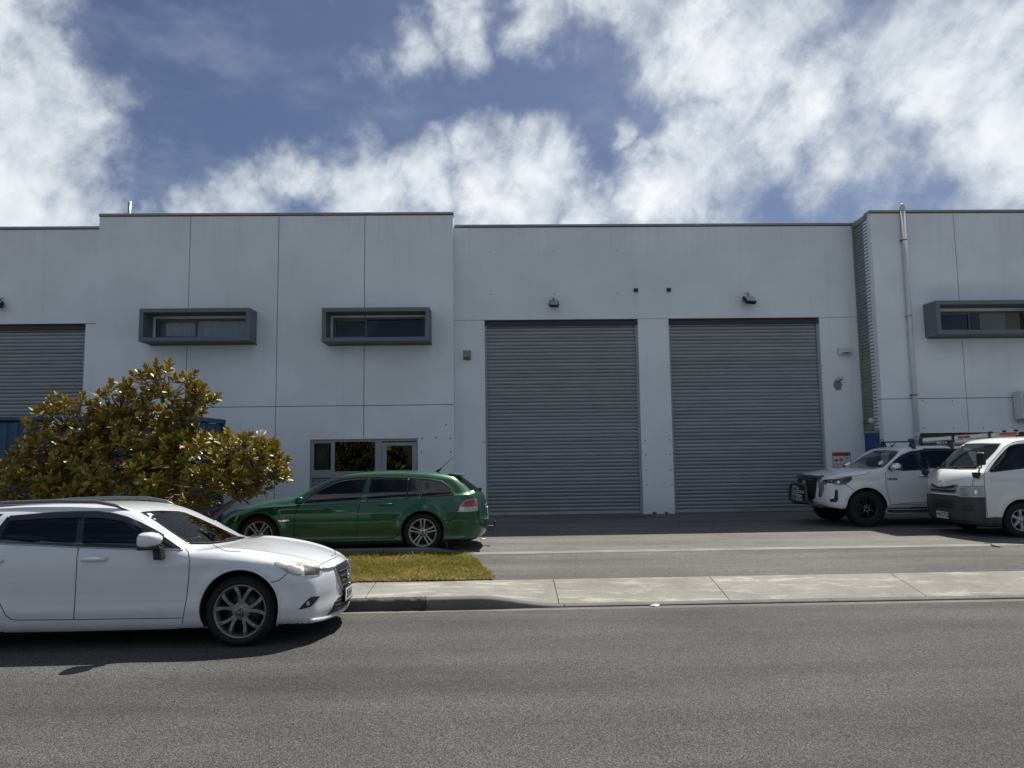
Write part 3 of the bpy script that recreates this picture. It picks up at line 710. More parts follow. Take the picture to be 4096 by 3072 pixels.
v = ony(3356, 1514, YD)
t = thing('security_camera', 'white dome security camera above the chipped paint patch', 'camera', (v.x, YD, v.z))
MB().box(-.06, .06, -.02, -.001, -.04, .05).build('mount', G_['plastic_white'], t, bevel=.006)
Mc = Matrix.Translation((.02, -.07, .0))
MB().lathe([(.001, .045), (.055, .045), (.055, .02), (.045, .0), (.045, -.03)], 18, 'z', Mc).build('housing', G_['plastic_white'], t)
MB().lathe([(.044, -.02), (.040, -.045), (.02, -.062), (.001, -.066)], 18, 'z', Mc).build('dome', G_['plastic_black'], t)
MB().tube([(-.05, -.01, -.03), (-.09, -.02, -.02), (-.1, -.01, -.06), (-.04, -.012, -.085), (.02, -.012, -.07)], .006, 6).build('cable', G_['plastic_dark'], t)

# hazard sign
v0, v1 = ony(3328.5, 1810, YD), ony(3405, 1868, YD)
SW, SH = .50, .415
t = thing('hazard_sign', 'white and orange hazchem sign with warning diamonds beside the roller door', 'sign', (v0.x + SW / 2, YD, v0.z - SH / 2))
MB().box(-SW / 2, SW / 2, -.012, -.002, -SH / 2, SH / 2).build('board', G_['ink'], t)
MB().box(-SW / 2 + .010, SW / 2 - .010, -.0150, -.0125, -SH / 2 + .010, SH / 2 - .10).build('panel', G_['sign_white'], t)
MB().box(-SW / 2 + .010, SW / 2 - .010, -.0150, -.0125, SH / 2 - .096, SH / 2 - .012).build('header', G_['sign_orange'], t)
FX = Matrix.Rotation(pi / 2, 4, 'X')
def onsign(x, z, dy): return Matrix.Translation((x, dy, z)) @ FX
text_mesh('lettering', 'HAZCHEM', .082, G_['ink'], t, onsign(0, SH / 2 - .055, -.0165), bold=.0016, xs=.92)
mx_ = .06
MB().box(mx_ - .003, mx_ + .003, -.0165, -.0155, -SH / 2 + .012, SH / 2 - .10).box(-SW / 2 + .012, mx_ - .0035, -.0165, -.0155, -.105, -.100).box(mx_ + .0035, SW / 2 - .012, -.0165, -.0155, -.035, -.030).build('rule', G_['ink'], t)
def diamond(cx, cz, r, mat, name='diamond', dy=-.0165):
    return MB().prism([(cx - r, cz), (cx, cz - r), (cx + r, cz), (cx, cz + r)], dy, dy + .001).build(name, G_[mat], t)
diamond(-.155, .005, .058, 'ink', dy=-.0162); 
MB().prism([(-.155 - .052, .008), (-.155 + .052, .008), (-.155, .06)], -.0176, -.0166).build('diamond_half', G_['sign_white'], t)
MB().tube([(-.175, -.0185, .028), (-.165, -.0185, .014), (-.158, -.0185, .018)], .004, 5).tube([(-.135, -.0185, .028), (-.145, -.0185, .012)], .004, 5).build('pictogram', G_['ink'], t)
diamond(-.025, .005, .06, 'sign_red')
MB().prism([(-.04, .0), (-.01, .0), (-.012, .022), (-.022, .032), (-.028, .018), (-.038, .02)], -.0180, -.0170).build('pictogram', G_['sign_white'], t)
text_mesh('lettering', 'NO IGNITION SOURCES', .026, G_['ink'], t, onsign(-.09, -.130, -.0165), xs=.80)
text_mesh('lettering', 'OR NAKED FLAMES', .026, G_['ink'], t, onsign(-.09, -.165, -.0165), xs=.80)
def bars(rows):
    b = MB(); rr = random.Random(4)
    for z, wd in rows:
        x = .148 - wd / 2
        while x < .148 + wd / 2:
            l = rr.uniform(.008, .02); b.box(x, min(x + l, .148 + wd / 2), -.0165, -.0157, z - .007, z + .007); x += l + .004
    b.build('small_print', G_['ink'], t)
bars([(.075, .10), (.045, .10), (.015, .07), (-.06, .13), (-.09, .06), (-.12, .09), (-.15, .11)])

# vent pipe
px = ony(3618, 960, YB - .09).x
t = thing('vent_pipe', 'tall white plastic vent pipe clamped to the right-hand block', 'pipe', (px, YB - .085, YG))
MB().tube([(0, 0, 0), (0, 0, 8.05)], .058, 14).build('pipe', G_['pvc_white'], t)
MB().lathe([(.058, 8.02), (.07, 8.03), (.07, 8.12), (.062, 8.15), (.05, 8.19), (.03, 8.21), (.001, 8.215)], 14, 'z').build('cowl', G_['pvc_white'], t)
MB().lathe([(.066, 5.9), (.066, 6.0)], 14, 'z').lathe([(.066, 2.0), (.066, 2.1)], 14, 'z').build('coupling', G_['pvc_white'], t)
for k, zz in enumerate((7.18, 4.98, 3.08)):
    q = ony(3620 + k * 14, (960, 1263, 1580)[k], YB - .09).z - YG
    MB().lathe([(.060, q - .012), (.068, q - .012), (.068, q + .012), (.060, q + .012)], 14, 'z').box(-.085, .085, .03, .083, q - .01, q + .01).build('clamp', G_['rust' if k != 1 else 'steel'], t)

# mast on the roof
v = ony(519, 808, YA + 1.1)
MB_ = MB().tube([(0, 0, 0), (0, 0, v.z - 7.73)], .045, 8)
MB_.tube([(0, 0, .0), (0, 0, .06)], .12, 8)
o = MB_.build('roof_mast', G_['steel'], None, (v.x, YA + 1.1, 7.73)); tag(o, 'thin bare metal pole standing on the roof of the office block', 'pole')

# air conditioner cut by the frame
v = ony(4086, 1612, YB - .35)
t = thing('air_conditioner', 'air conditioner outdoor unit with slotted grille on the right-hand block', 'air conditioner', (v.x + .42, YB, v.z - .05))
MB().box(-.42, .42, -.36, -.06, -.36, .36).build('case', G_['plastic_white'], t, bevel=.02)
b = MB()
for k in range(9): b.box(-.36, .36, -.385, -.372, -.31 + k * .072, -.295 + k * .072)
for x in (-.36, -.12, .12, .345): b.box(x, x + .015, -.388, -.372, -.31, .30)
b.build('grille', G_['plastic_white'], t); MB().box(-.355, .355, -.3715, -.3605, -.305, .30).build('grille_opening', G_['void_black'], t)
for s in (-.3, .3): MB().box(s - .02, s + .02, -.40, -.001, -.44, -.365).build('bracket', G_['steel'], t)
# wall lamp and cable on the corrugated return
v = ony(3497, 1683, YB + .45)
t = thing('bulkhead_lamp', 'small white round lamp on the corrugated side cladding', 'lamp', (BX - .045, YB + .42, v.z))
MB().lathe([(.001, -.10), (.05, -.095), (.075, -.06), (.08, -.02), (.08, .02), (.001, .02)], 16, 'x').build('lamp_body', G_['plastic_white'], t)
MB().tube([(-.02, .08, 0), (-.03, .3, -.08), (-.03, .5, -.04), (-.01, .62, .03)], .008, 6).build('cable', G_['plastic_black'], t)

# ================================================================== CONTAINER
cx0, cx1, cy0, cy1 = -12.6, -6.52, 15.30, 17.62
t = thing('shipping_container', 'dark blue corrugated shipping container behind the leafy tree', 'container', ((cx0 + cx1) / 2, (cy0 + cy1) / 2, YG))
Lx, Ly, Hz = (cx1 - cx0) / 2, (cy1 - cy0) / 2, 2.59
def corr(n, a0, a1, face, off, name):
    """trapezoid corrugation along a wall; face 'x+' or 'y-'"""
    b = MB(); vs = []; p = (a1 - a0) / n
    for k in range(n):
        for f, d in ((0, 0), (.18, .036), (.5, .036), (.68, 0)):
            a = a0 + (k + f) * p
            for z in (.16, Hz - .12): vs.append((off - d, a, z) if face == 'x+' else ((a, -off + d, z) if face == 'y-' else (a, off - d, z)))
    m_ = len(vs) // 2; b.add(vs, [(2 * k, 2 * k + 1, 2 * k + 3, 2 * k + 2) for k in range(m_ - 1)])
    return b.build(name, G_['container_blue'], t)
corr(8, -Ly + .12, Ly - .12, 'x+', Lx - .03, 'end_wall'); corr(26, -Lx + .12, Lx - .12, 'y-', Ly - .03, 'side_wall'); corr(26, -Lx + .12, Lx - .12, 'y+', Ly - .03, 'side_wall')
for sx in (-1, 1):
    for sy in (-1, 1):
        MB().box(sx * Lx - (.13 if sx > 0 else 0), sx * Lx + (.13 if sx < 0 else 0), sy * Ly - (.13 if sy > 0 else 0), sy * Ly + (.13 if sy < 0 else 0), .118, Hz - .118).build('corner_post', G_['container_blue'], t, bevel=.01)
        for zz in (0, Hz - .118):
            c = MB().box(sx * Lx - (.17 if sx > 0 else -.002), sx * Lx + (.17 if sx < 0 else .004), sy * Ly - (.16 if sy > 0 else .004), sy * Ly + (.16 if sy < 0 else .004), zz, zz + .118).build('corner_casting', G_['container_blue'], t, bevel=.012)
            MB().disc(.032, 0, 12, 'x', Matrix.Translation((sx * (Lx + .006), sy * (Ly - .08), zz + .06)) @ Matrix.Diagonal((1, .8, 1.35, 1))).build('casting_hole', G_['void_black'], c)
for sx in (-1, 1): MB().box(sx * (Lx - .06) - .055, sx * (Lx - .06) + .055, -Ly + .17, Ly - .17, Hz - .10, Hz - .002).box(sx * (Lx - .06) - .055, sx * (Lx - .06) + .055, -Ly + .17, Ly - .17, .01, .15).build('end_rail', G_['container_blue'], t)
for sy in (-1, 1): MB().box(-Lx + .18, Lx - .18, sy * (Ly - .05) - .045, sy * (Ly - .05) + .045, Hz - .075, Hz - .003).box(-Lx + .18, Lx - .18, sy * (Ly - .05) - .045, sy * (Ly - .05) + .045, .01, .15).build('side_rail', G_['container_blue'], t)
MB().box(-Lx + .03, Lx - .03, -Ly + .03, Ly - .03, Hz - .04, Hz - .02).build('roof', G_['container_blue'], t)
MB().box(-Lx + .08, -Lx + .12, -Ly + .05, Ly - .05, .15, Hz - .1).build('door', G_['container_blue'], t)
# ================================================================== VEHICLE TOOLS
def chaikin(poly, it=2):
    p = np.array(poly, float)
    for _ in range(it):
        q = np.roll(p, -1, 0); p = np.stack([p * .75 + q * .25, p * .25 + q * .75], 1).reshape(-1, 2)
    return p
class Grid2:
    """signed distance to a closed outline, sampled on a grid, read back smoothly"""
    def __init__(s, poly, h=0.025, pad=0.5):
        P = np.array(poly); s.h = h; s.x0, s.z0 = P.min(0) - pad; x1, z1 = P.max(0) + pad
        xs = np.arange(s.x0, x1 + h, h); zs = np.arange(s.z0, z1 + h, h)
        X, Z = np.meshgrid(xs, zs, indexing='ij'); best = np.full(X.shape, 1e9); ins = np.zeros(X.shape, bool)
        for (ax, az), (bx, bz) in zip(P, np.roll(P, -1, 0)):
            dx, dz = bx - ax, bz - az; L = dx * dx + dz * dz + 1e-12
            t = np.clip(((X - ax) * dx + (Z - az) * dz) / L, 0, 1)
            best = np.minimum(best, (X - ax - t * dx) ** 2 + (Z - az - t * dz) ** 2)
            if az != bz: ins ^= ((az > Z) != (bz > Z)) & (X < (bx - ax) * (Z - az) / (bz - az) + ax)
        s.d = np.sqrt(best) * np.where(ins, -1, 1)
        d = s.d
        for _ in range(2):
            d = (np.roll(d, 1, 0) + np.roll(d, -1, 0) + np.roll(d, 1, 1) + np.roll(d, -1, 1) + 4 * d) / 8
        s.d = d
    def __call__(s, x, z):
        fx = np.clip((x - s.x0) / s.h, 1, s.d.shape[0] - 3.001); fz = np.clip((z - s.z0) / s.h, 1, s.d.shape[1] - 3.001)
        i = fx.astype(int); j = fz.astype(int); u = fx - i; v = fz - j
        def wgt(t): return ((1 - t) ** 3 / 6, (3 * t ** 3 - 6 * t ** 2 + 4) / 6, (-3 * t ** 3 + 3 * t ** 2 + 3 * t + 1) / 6, t ** 3 / 6)
        wu, wv_ = wgt(u), wgt(v); r = 0
        for a in range(4):
            for b in range(4): r = r + wu[a] * wv_[b] * s.d[i + a - 1, j + b - 1]
        return r
def smax(a, b, k):
    h = np.maximum(k - np.abs(a - b), 0) / k
    return np.maximum(a, b) + h * h * k * 0.25
def surf(f, lo, hi, h):
    """surface nets on a grid, then each vertex pulled onto f = 0"""
    ax = [np.arange(a, b + h, h) for a, b in zip(lo, hi)]
    n = [len(a) for a in ax]
    val = np.empty(n, np.float32); Y, Z = np.meshgrid(ax[1], ax[2], indexing='ij')
    for i in range(0, n[0], 16):
        xs = ax[0][i:i + 16]
        val[i:i + 16] = f(np.broadcast_to(xs[:, None, None], (len(xs), n[1], n[2])), np.broadcast_to(Y[None], (len(xs), n[1], n[2])), np.broadcast_to(Z[None], (len(xs), n[1], n[2])))
    s = val < 0
    c = [s[a:n[0] - 1 + a, b:n[1] - 1 + b, d:n[2] - 1 + d] for a in (0, 1) for b in (0, 1) for d in (0, 1)]
    cnt = sum(x.astype(np.int8) for x in c); act = (cnt > 0) & (cnt < 8)
    idx = -np.ones(act.shape, int); I = np.argwhere(act); idx[act] = np.arange(len(I))
    cs = {(a, b, d): val[I[:, 0] + a, I[:, 1] + b, I[:, 2] + d] for a in (0, 1) for b in (0, 1) for d in (0, 1)}
    acc = np.zeros((len(I), 3)); num = np.zeros(len(I))
    for p in cs:
        for k in range(3):
            if p[k] == 0:
                q = tuple(1 if m == k else p[m] for m in range(3)); va, vb = cs[p], cs[q]; m = (va < 0) != (vb < 0)
                t = np.where(m, va / np.where(m, va - vb, 1), 0); pt = np.tile(np.array(p, float), (len(I), 1)); pt[:, k] = t
                acc[m] += pt[m]; num[m] += 1
    V = (I + acc / num[:, None]) * h + np.array([a[0] for a in ax])
    Fc = []
    for k in range(3):
        o = [m for m in range(3) if m != k]
        sl0 = [slice(None)] * 3; sl1 = [slice(None)] * 3; sl0[k] = slice(0, n[k] - 1); sl1[k] = slice(1, n[k])
        ch_ = s[tuple(sl0)] != s[tuple(sl1)]; E = np.argwhere(ch_)
        E = E[(E[:, o[0]] > 0) & (E[:, o[0]] < n[o[0]] - 1) & (E[:, o[1]] > 0) & (E[:, o[1]] < n[o[1]] - 1)]
        def at_(d0, d1):
            q = E.copy(); q[:, o[0]] += d0; q[:, o[1]] += d1; return idx[q[:, 0], q[:, 1], q[:, 2]]
        quad = np.stack([at_(-1, -1), at_(0, -1), at_(0, 0), at_(-1, 0)], 1)
        flip = s[E[:, 0], E[:, 1], E[:, 2]] ^ (k == 1)
        quad[~flip] = quad[~flip][:, ::-1]; Fc.append(quad)
    Fc = np.concatenate(Fc)
    e = 2e-3
    def grad(P):
        x, y, z = P.T
        return np.stack([f(x + e, y, z) - f(x - e, y, z), f(x, y + e, z) - f(x, y - e, z), f(x, y, z + e) - f(x, y, z - e)], 1) / (2 * e)
    for _ in range(3):
        g_ = grad(V); d = f(*V.T); st = np.clip(d / np.maximum((g_ ** 2).sum(1), .15), -h * .6, h * .6); V = V - g_ * st[:, None]
    return V, Fc
def lerp_tab(x, tab):
    t = np.array(sorted(tab)); return np.interp(x, t[:, 0], t[:, 1])
def smooth_tab(x, tab):
    """piecewise linear table, rounded a little"""
    return (lerp_tab(x, tab) * 2 + lerp_tab(x + .06, tab) + lerp_tab(x - .06, tab) + lerp_tab(x + .12, tab) * .5 + lerp_tab(x - .12, tab) * .5) / 5

class Car:
    def __init__(s, name, label, cat, loc, facing, roll=0.0):
        s.lip_z = .18; s.root = thing(name, label, cat, loc, 0 if facing > 0 else pi)
        s.root.rotation_euler = (roll, 0, 0 if facing > 0 else pi)
        s.M = Matrix.Translation(loc) @ s.root.rotation_euler.to_matrix().to_4x4()
        s.Mi = s.M.inverted(); s.near = -1 if facing > 0 else 1        # sign of local y on the side facing the street
    def hull(s, outline, width, arches, h=0.022, k=0.09, xbow=None, crown=None, it=2, ridge=None):
        G = Grid2(chaikin(outline, it)); P = np.array(outline)
        hwmax = s.hw
        def f(x, y, z, bare=False):
            ay = np.abs(y); u = ay / hwmax
            xe = x + (xbow(x, z) * u ** 2.2 if xbow else 0)
            ze = z + (crown(x) * u ** 2 if crown else 0) - (ridge(x, u) if ridge else 0)
            a = G(xe, ze); b = ay - width(x, z)
            kk = k(x, z) if callable(k) else k
            d = smax(a, b, kk)
            if bare: return d
            for xw, zw, R in arches:
                r = np.sqrt((x - xw) ** 2 + (z - zw) ** 2)
                d = np.maximum(d, np.minimum(R - r, ay - (hwmax - .36)) )
            return d
        pad = .06
        V, Fq = surf(f, (P[:, 0].min() - pad, -hwmax - pad, P[:, 1].min() - pad), (P[:, 0].max() + pad, hwmax + pad, P[:, 1].max() + pad), h)
        # crisp wheel-arch edges: vertices near both surfaces slide onto their crossing
        for xw, zw, R in arches:
            dx, dz = V[:, 0] - xw, V[:, 2] - zw; r = np.hypot(dx, dz); d0 = f(*V.T, bare=True)
            m = (np.abs(r - R) < h * .75) & (np.abs(d0) < h * .75) & (np.abs(V[:, 1]) > hwmax - .3)
            P_ = V[m]; e = 2e-3
            for _ in range(6):
                x, y, z = P_.T; d = f(x, y, z, bare=True)
                g_ = np.stack([f(x + e, y, z, bare=True) - f(x - e, y, z, bare=True), f(x, y + e, z, bare=True) - f(x, y - e, z, bare=True), f(x, y, z + e, bare=True) - f(x, y, z - e, bare=True)], 1) / (2 * e)
                P_ = P_ - g_ * (d / np.maximum((g_ ** 2).sum(1), .15))[:, None]
                q = P_[:, [0, 2]] - [xw, zw]; q *= (R / np.hypot(*q.T))[:, None]; P_[:, 0] = q[:, 0] + xw; P_[:, 2] = q[:, 1] + zw
            V[m] = P_
        s.V, s.F = V, Fq; s.arches = arches
        s.bvh = BVHTree.FromPolygons(V.tolist(), Fq.tolist())
        s.cut = np.zeros(len(Fq), bool)
        s.cen = V[Fq].mean(1)
        a = V[Fq]; nrm = np.cross(a[:, 2] - a[:, 0], a[:, 3] - a[:, 1]); s.fn = nrm / np.maximum(np.linalg.norm(nrm, axis=1, keepdims=True), 1e-9)
    # ---- mapping of 2D outlines onto the body
    def caster(s, mode):
        if mode == 'cam':
            o = s.Mi @ EYE; R3 = s.Mi.to_3x3()
            return lambda p: (o, (R3 @ ray(*p)).normalized())
        if mode == 'side':
            return lambda p: (Vector((p[0], s.near * 3, p[1])), Vector((0, -s.near, 0)))
        if mode == 'front':
            return lambda p: (Vector((4, p[0], p[1])), Vector((-1, 0, 0)))
        if mode == 'rear':
            return lambda p: (Vector((-8, p[0], p[1])), Vector((1, 0, 0)))
        if mode == 'top':
            return lambda p: (Vector((p[0], p[1], 4)), Vector((0, 0, -1)))
    def hit(s, mode, p):
        o, d = s.caster(mode)(p); loc, nr, i, _ = s.bvh.ray_cast(o, d)
        if loc is None: return None
        if nr.dot(d) > 0: nr = -nr
        return loc, nr
    def patch_mesh(s, poly, mode, step, off, skirt=.012, curve=0):
        """outline -> dense triangulated sheet lying on the body"""
        c = s.caster(mode)
        pts = np.array(poly, float)
        if curve: pts = chaikin(pts, curve)
        bd = []
        for a, b in zip(pts, np.roll(pts, -1, 0)):
            n = max(1, int(np.hypot(*(b - a)) / step)); bd += [a + (b - a) * i / n for i in range(n)]
        nb = len(bd); bd = np.array(bd)
        x0, y0 = bd.min(0); x1, y1 = bd.max(0); inner = []
        for gx in np.arange(x0 + step / 2, x1, step):
            for gy in np.arange(y0 + step / 2, y1, step):
                ins = False
                for (ax_, ay_), (bx_, by_) in zip(pts, np.roll(pts, -1, 0)):
                    if (ay_ > gy) != (by_ > gy) and gx < (bx_ - ax_) * (gy - ay_) / (by_ - ay_) + ax_: ins = not ins
                if ins and (np.hypot(bd[:, 0] - gx, bd[:, 1] - gy).min() > step * .45): inner.append((gx, gy))
        allp = [Vector((float(a), float(b))) for a, b in bd] + [Vector((float(a), float(b))) for a, b in inner]
        edges = [(i, (i + 1) % nb) for i in range(nb)]
        r = delaunay_2d_cdt(allp, edges, [], 1, 1e-6)
        vs, fs = r[0], r[2]
        P3, N3, ok = [], [], []
        for v in vs:
            h_ = s.hit(mode, (v[0], v[1]))
            ok.append(h_ is not None); P3.append(h_[0] if h_ else Vector()); N3.append(h_[1] if h_ else Vector((0, 0, 1)))
        fs = [tuple(f) for f in fs if all(ok[i] for i in f)]
        fs = [f if (P3[f[1]] - P3[f[0]]).cross(P3[f[2]] - P3[f[0]]).dot(N3[f[0]] + N3[f[1]] + N3[f[2]]) >= 0 else f[::-1] for f in fs]
        b = MB(); top = [P3[i] + N3[i] * off for i in range(len(vs))]
        used = {}
        for f in fs:
            for k_ in range(len(f)): used[(f[k_], f[(k_ + 1) % len(f)])] = True
        rim = [e for e in used if (e[1], e[0]) not in used]
        low = [P3[i] - N3[i] * skirt for i in range(len(vs))]
        m_ = len(vs); b.add(top, fs, True)
        if skirt: b.add(top + low, [(e[1], e[0], m_ + e[0], m_ + e[1]) for e in rim], False)
        return b, top
    def add(s, b, name, mat, parent=None, mirror=False, label=None, recalc=False):
        o = b.build(name, G_[mat] if isinstance(mat, str) else mat, parent or s.root, recalc=recalc)
        if label: o['label'] = label
        if mirror:
            me = o.data.copy(); me.transform(Matrix.Diagonal((1, -1, 1, 1))); me.flip_normals()
            o2 = link_mesh(name, me, parent or s.root)
            return o, o2
        return o
    def patch(s, poly, name, mat, mode='cam', off=.004, step=None, mirror=False, cut=None, curve=0, skirt=.012, parent=None, label=None):
        if step is None: step = 14 if mode == 'cam' else .04
        b, top = s.patch_mesh(poly, mode, step, off, skirt, curve)
        if cut:
            ctr = np.array(poly, float).mean(0)
            self_poly = [tuple(p) for p in s.inset(poly, cut)]
            s.cut_inside(self_poly, mode, top, mirror)
        return s.add(b, name, mat, parent, mirror, label)
    @staticmethod
    def inset(poly, d):
        P = np.array(poly, float); n = len(P)
        area = .5 * np.sum(P[:, 0] * np.roll(P[:, 1], -1) - np.roll(P[:, 0], -1) * P[:, 1]); sg = 1 if area > 0 else -1
        out = []
        for i in range(n):
            a, b, c = P[i - 1], P[i], P[(i + 1) % n]
            e1, e2 = (b - a) / max(np.hypot(*(b - a)), 1e-9), (c - b) / max(np.hypot(*(c - b)), 1e-9)
            n1, n2 = np.array([-e1[1], e1[0]]) * sg, np.array([-e2[1], e2[0]]) * sg
            m_ = n1 + n2; m_ = m_ / max(np.hypot(*m_), .35); k_ = 1 / max(m_.dot(n1), .5)
            out.append(b + m_ * d * k_)
        return np.array(out)
    def cut_inside(s, poly, mode, top, mirror):
        """open the body behind a window"""
        P = np.array(poly)
        kd = BVHTree.FromPolygons([tuple(t_) for t_ in top], [(i, i, i) for i in range(0)]) if False else None
        T_ = np.array([tuple(t_) for t_ in top])
        lo_, hi_ = T_.min(0) - .08, T_.max(0) + .08
        C = s.cen; m = ((C >= lo_) & (C <= hi_)).all(1)
        ids = np.where(m)[0]
        if mode == 'cam':
            R = np.array(CAM_R); Mw = np.array(s.M); W = C[ids] @ Mw[:3, :3].T + Mw[:3, 3]
            q = (W - np.array(EYE)) @ R; u, v = 2048 + FPX * q[:, 0] / -q[:, 2], 1536 - FPX * q[:, 1] / -q[:, 2]
            fw = ((s.fn[ids] @ Mw[:3, :3].T) * (np.array(EYE) - W)).sum(1)
            facing = np.ones(len(ids), bool)
        elif mode == 'side': u, v = C[ids, 0], C[ids, 2]; facing = C[ids, 1] * s.near > 0
        elif mode == 'front': u, v = C[ids, 1], C[ids, 2]; facing = np.ones(len(ids), bool)
        else: u, v = C[ids, 1], C[ids, 2]; facing = np.ones(len(ids), bool)
        ins = np.zeros(len(ids), bool)
        for (ax_, ay_), (bx_, by_) in zip(P, np.roll(P, -1, 0)):
            if ay_ == by_: continue
            ins ^= ((ay_ > v) != (by_ > v)) & (u < (bx_ - ax_) * (v - ay_) / (by_ - ay_) + ax_)
        near = np.array([np.min(((T_ - C[i]) ** 2).sum(1)) for i in ids]) < .09 ** 2 if len(ids) else np.zeros(0, bool)
        sel = ids[ins & facing & near]; s.cut[sel] = True
        if mirror:
            Cm = C[sel] * np.array([1, -1, 1])
            key = {tuple(np.round(c * 200).astype(int)): i for i, c in enumerate(C)}
            for c in Cm:
                k0 = np.round(c * 200).astype(int)
                for dx in (-1, 0, 1):
                    for dy in (-1, 0, 1):
                        for dz in (-1, 0, 1):
                            j = key.get((k0[0] + dx, k0[1] + dy, k0[2] + dz))
                            if j is not None: s.cut[j] = True
    def window(s, poly, tint, name='window', mode='cam', mirror=True, rim=9, step=None, label=None, cutd=None):
        """black edge band plus glass, body opened behind it"""
        stp = step or (14 if mode == 'cam' else .045)
        ip = s.inset(poly, rim)
        b, top = s.patch_mesh(poly, mode, stp, .003, .012)
        # band = sheet minus the inner outline
        c = s.caster(mode)
        s.cut_inside(s.inset(poly, (cutd or rim * .55)), mode, top, mirror)
        bd1, _ = None, None
        band = s.ring_mesh(poly, ip, mode, stp, .003)
        fr = s.add(band, name + '_surround', 'glass_band', None, mirror)
        g_, _ = s.patch_mesh(ip, mode, stp, .0035, 0)
        return s.add(g_, name, tint, None, mirror, label)
    def ring_mesh(s, outer, inner, mode, step, off):
        """strip between two outlines with the same number of corners"""
        O, I_ = np.array(outer, float), np.array(inner, float); n = len(O); A, B_ = [], []
        for i in range(n):
            a0, a1, b0, b1 = O[i], O[(i + 1) % n], I_[i], I_[(i + 1) % n]
            m_ = max(1, int(np.hypot(*(a1 - a0)) / step))
            for k_ in range(m_): A.append(a0 + (a1 - a0) * k_ / m_); B_.append(b0 + (b1 - b0) * k_ / m_)
        vs, ok, nn_ = [], [], []
        for row in (A, [(a + b) / 2 for a, b in zip(A, B_)], B_):
            for p in row:
                h_ = s.hit(mode, tuple(p)); ok.append(h_ is not None); vs.append(h_[0] + h_[1] * off if h_ else Vector()); nn_.append(h_[1] if h_ else Vector())
        m_ = len(A); fs = []
        for r in range(2):
            for i in range(m_):
                f = (r * m_ + i, r * m_ + (i + 1) % m_, (r + 1) * m_ + (i + 1) % m_, (r + 1) * m_ + i)
                if all(ok[j] for j in f):
                    nrm_ = (vs[f[1]] - vs[f[0]]).cross(vs[f[3]] - vs[f[0]])
                    fs.append(f if nrm_.dot(nn_[f[0]]) >= 0 else f[::-1])
        # outer edge turned down onto the body
        low = []
        for p in A:
            h_ = s.hit(mode, tuple(p)); low.append(h_[0] - h_[1] * .01 if h_ else Vector())
        n0 = len(vs); vs += low
        for i in range(m_):
            j = (i + 1) % m_
            if ok[i] and ok[j]: fs.append((i, n0 + i, n0 + j, j))
        b = MB(); b.add(vs, fs, True); return b
    def line(s, pts, mode='cam', r=.004, name='panel_gap', mat='gap', mirror=False, step=None, off=.0, n=6, curve=0, parent=None):
        """thin line following the body"""
        stp = step or (10 if mode == 'cam' else .03); P = [np.array(p, float) for p in pts]; out_ = []
        for a, b in zip(P[:-1], P[1:]):
            m_ = max(1, int(np.hypot(*(b - a)) / stp)); out_ += [a + (b - a) * i / m_ for i in range(m_)]
        out_.append(P[-1])
        for _ in range(curve):
            q = [out_[0]]
            for a, b in zip(out_[:-1], out_[1:]): q += [a * .75 + b * .25, a * .25 + b * .75]
            out_ = q + [out_[-1]]
        pts3 = []
        for p in out_:
            h_ = s.hit(mode, tuple(p))
            if h_: pts3.append(h_[0] + h_[1] * off)
        if len(pts3) < 2: return None
        keep = [pts3[0]]
        for p in pts3[1:]:
            if .004 < (p - keep[-1]).length < .35: keep.append(p)
        if len(keep) < 2: return None
        return s.add(MB().tube(keep, r, n), name, mat, parent, mirror)
    def finish(s, paint, split=None, liner=True, lin_z=.75, shift=.02):
        """body shell without the opened windows; wheel wells and underside as parts of their own"""
        C, Nn = s.cen, s.fn; well = np.zeros(len(C), bool)
        for xw, zw, R in s.arches:
            r = np.hypot(C[:, 0] - xw, C[:, 2] - zw)
            well |= (r < R - .002) & (np.abs(C[:, 1]) > s.hw - .40)
            continue
            well |= (r < R + .012) & (np.abs(C[:, 1]) < s.hw - .0) & ((np.abs(Nn[:, 1]) < .6) | (np.abs(C[:, 1]) < s.hw - .33)) & (r > -1) & ((R - r) > -.012) & (((C[:, 0] - xw) * Nn[:, 0] + (C[:, 2] - zw) * Nn[:, 2] < .01) | (np.abs(C[:, 1]) < s.hw - .30))
        under = (Nn[:, 2] < -.75) & (C[:, 2] < s.under_z) & ~well
        keep = ~s.cut
        groups = {'underbody': (under & keep, 'underside')}
        xm = np.mean([a_[0] for a_ in s.arches])
        for i_, mk in enumerate((well & keep & (C[:, 0] > xm) & (C[:, 1] > 0), well & keep & (C[:, 0] > xm) & (C[:, 1] < 0), well & keep & (C[:, 0] < xm) & (C[:, 1] > 0), well & keep & (C[:, 0] < xm) & (C[:, 1] < 0))):
            groups['wheel_well' + ' ' * i_] = (mk, 'underside')
        rest = keep & ~well & ~under
        if split:
            for nm, (fn_, mt) in split.items():
                mk = fn_(C, Nn) & rest; rest &= ~mk; groups[nm] = (mk, mt)
        groups['body_shell'] = (rest, paint)
        for nm, (mk, mt) in groups.items():
            nm = nm.strip()
            if not mk.any(): continue
            fi = s.F[mk]; u, inv = np.unique(fi, return_inverse=True)
            me = bpy.data.meshes.new(nm); me.from_pydata(s.V[u].tolist(), [], inv.reshape(-1, 4).tolist())
            me.polygons.foreach_set('use_smooth', [True] * len(me.polygons)); me.materials.append(G_[mt]); link_mesh(nm, me, s.root)
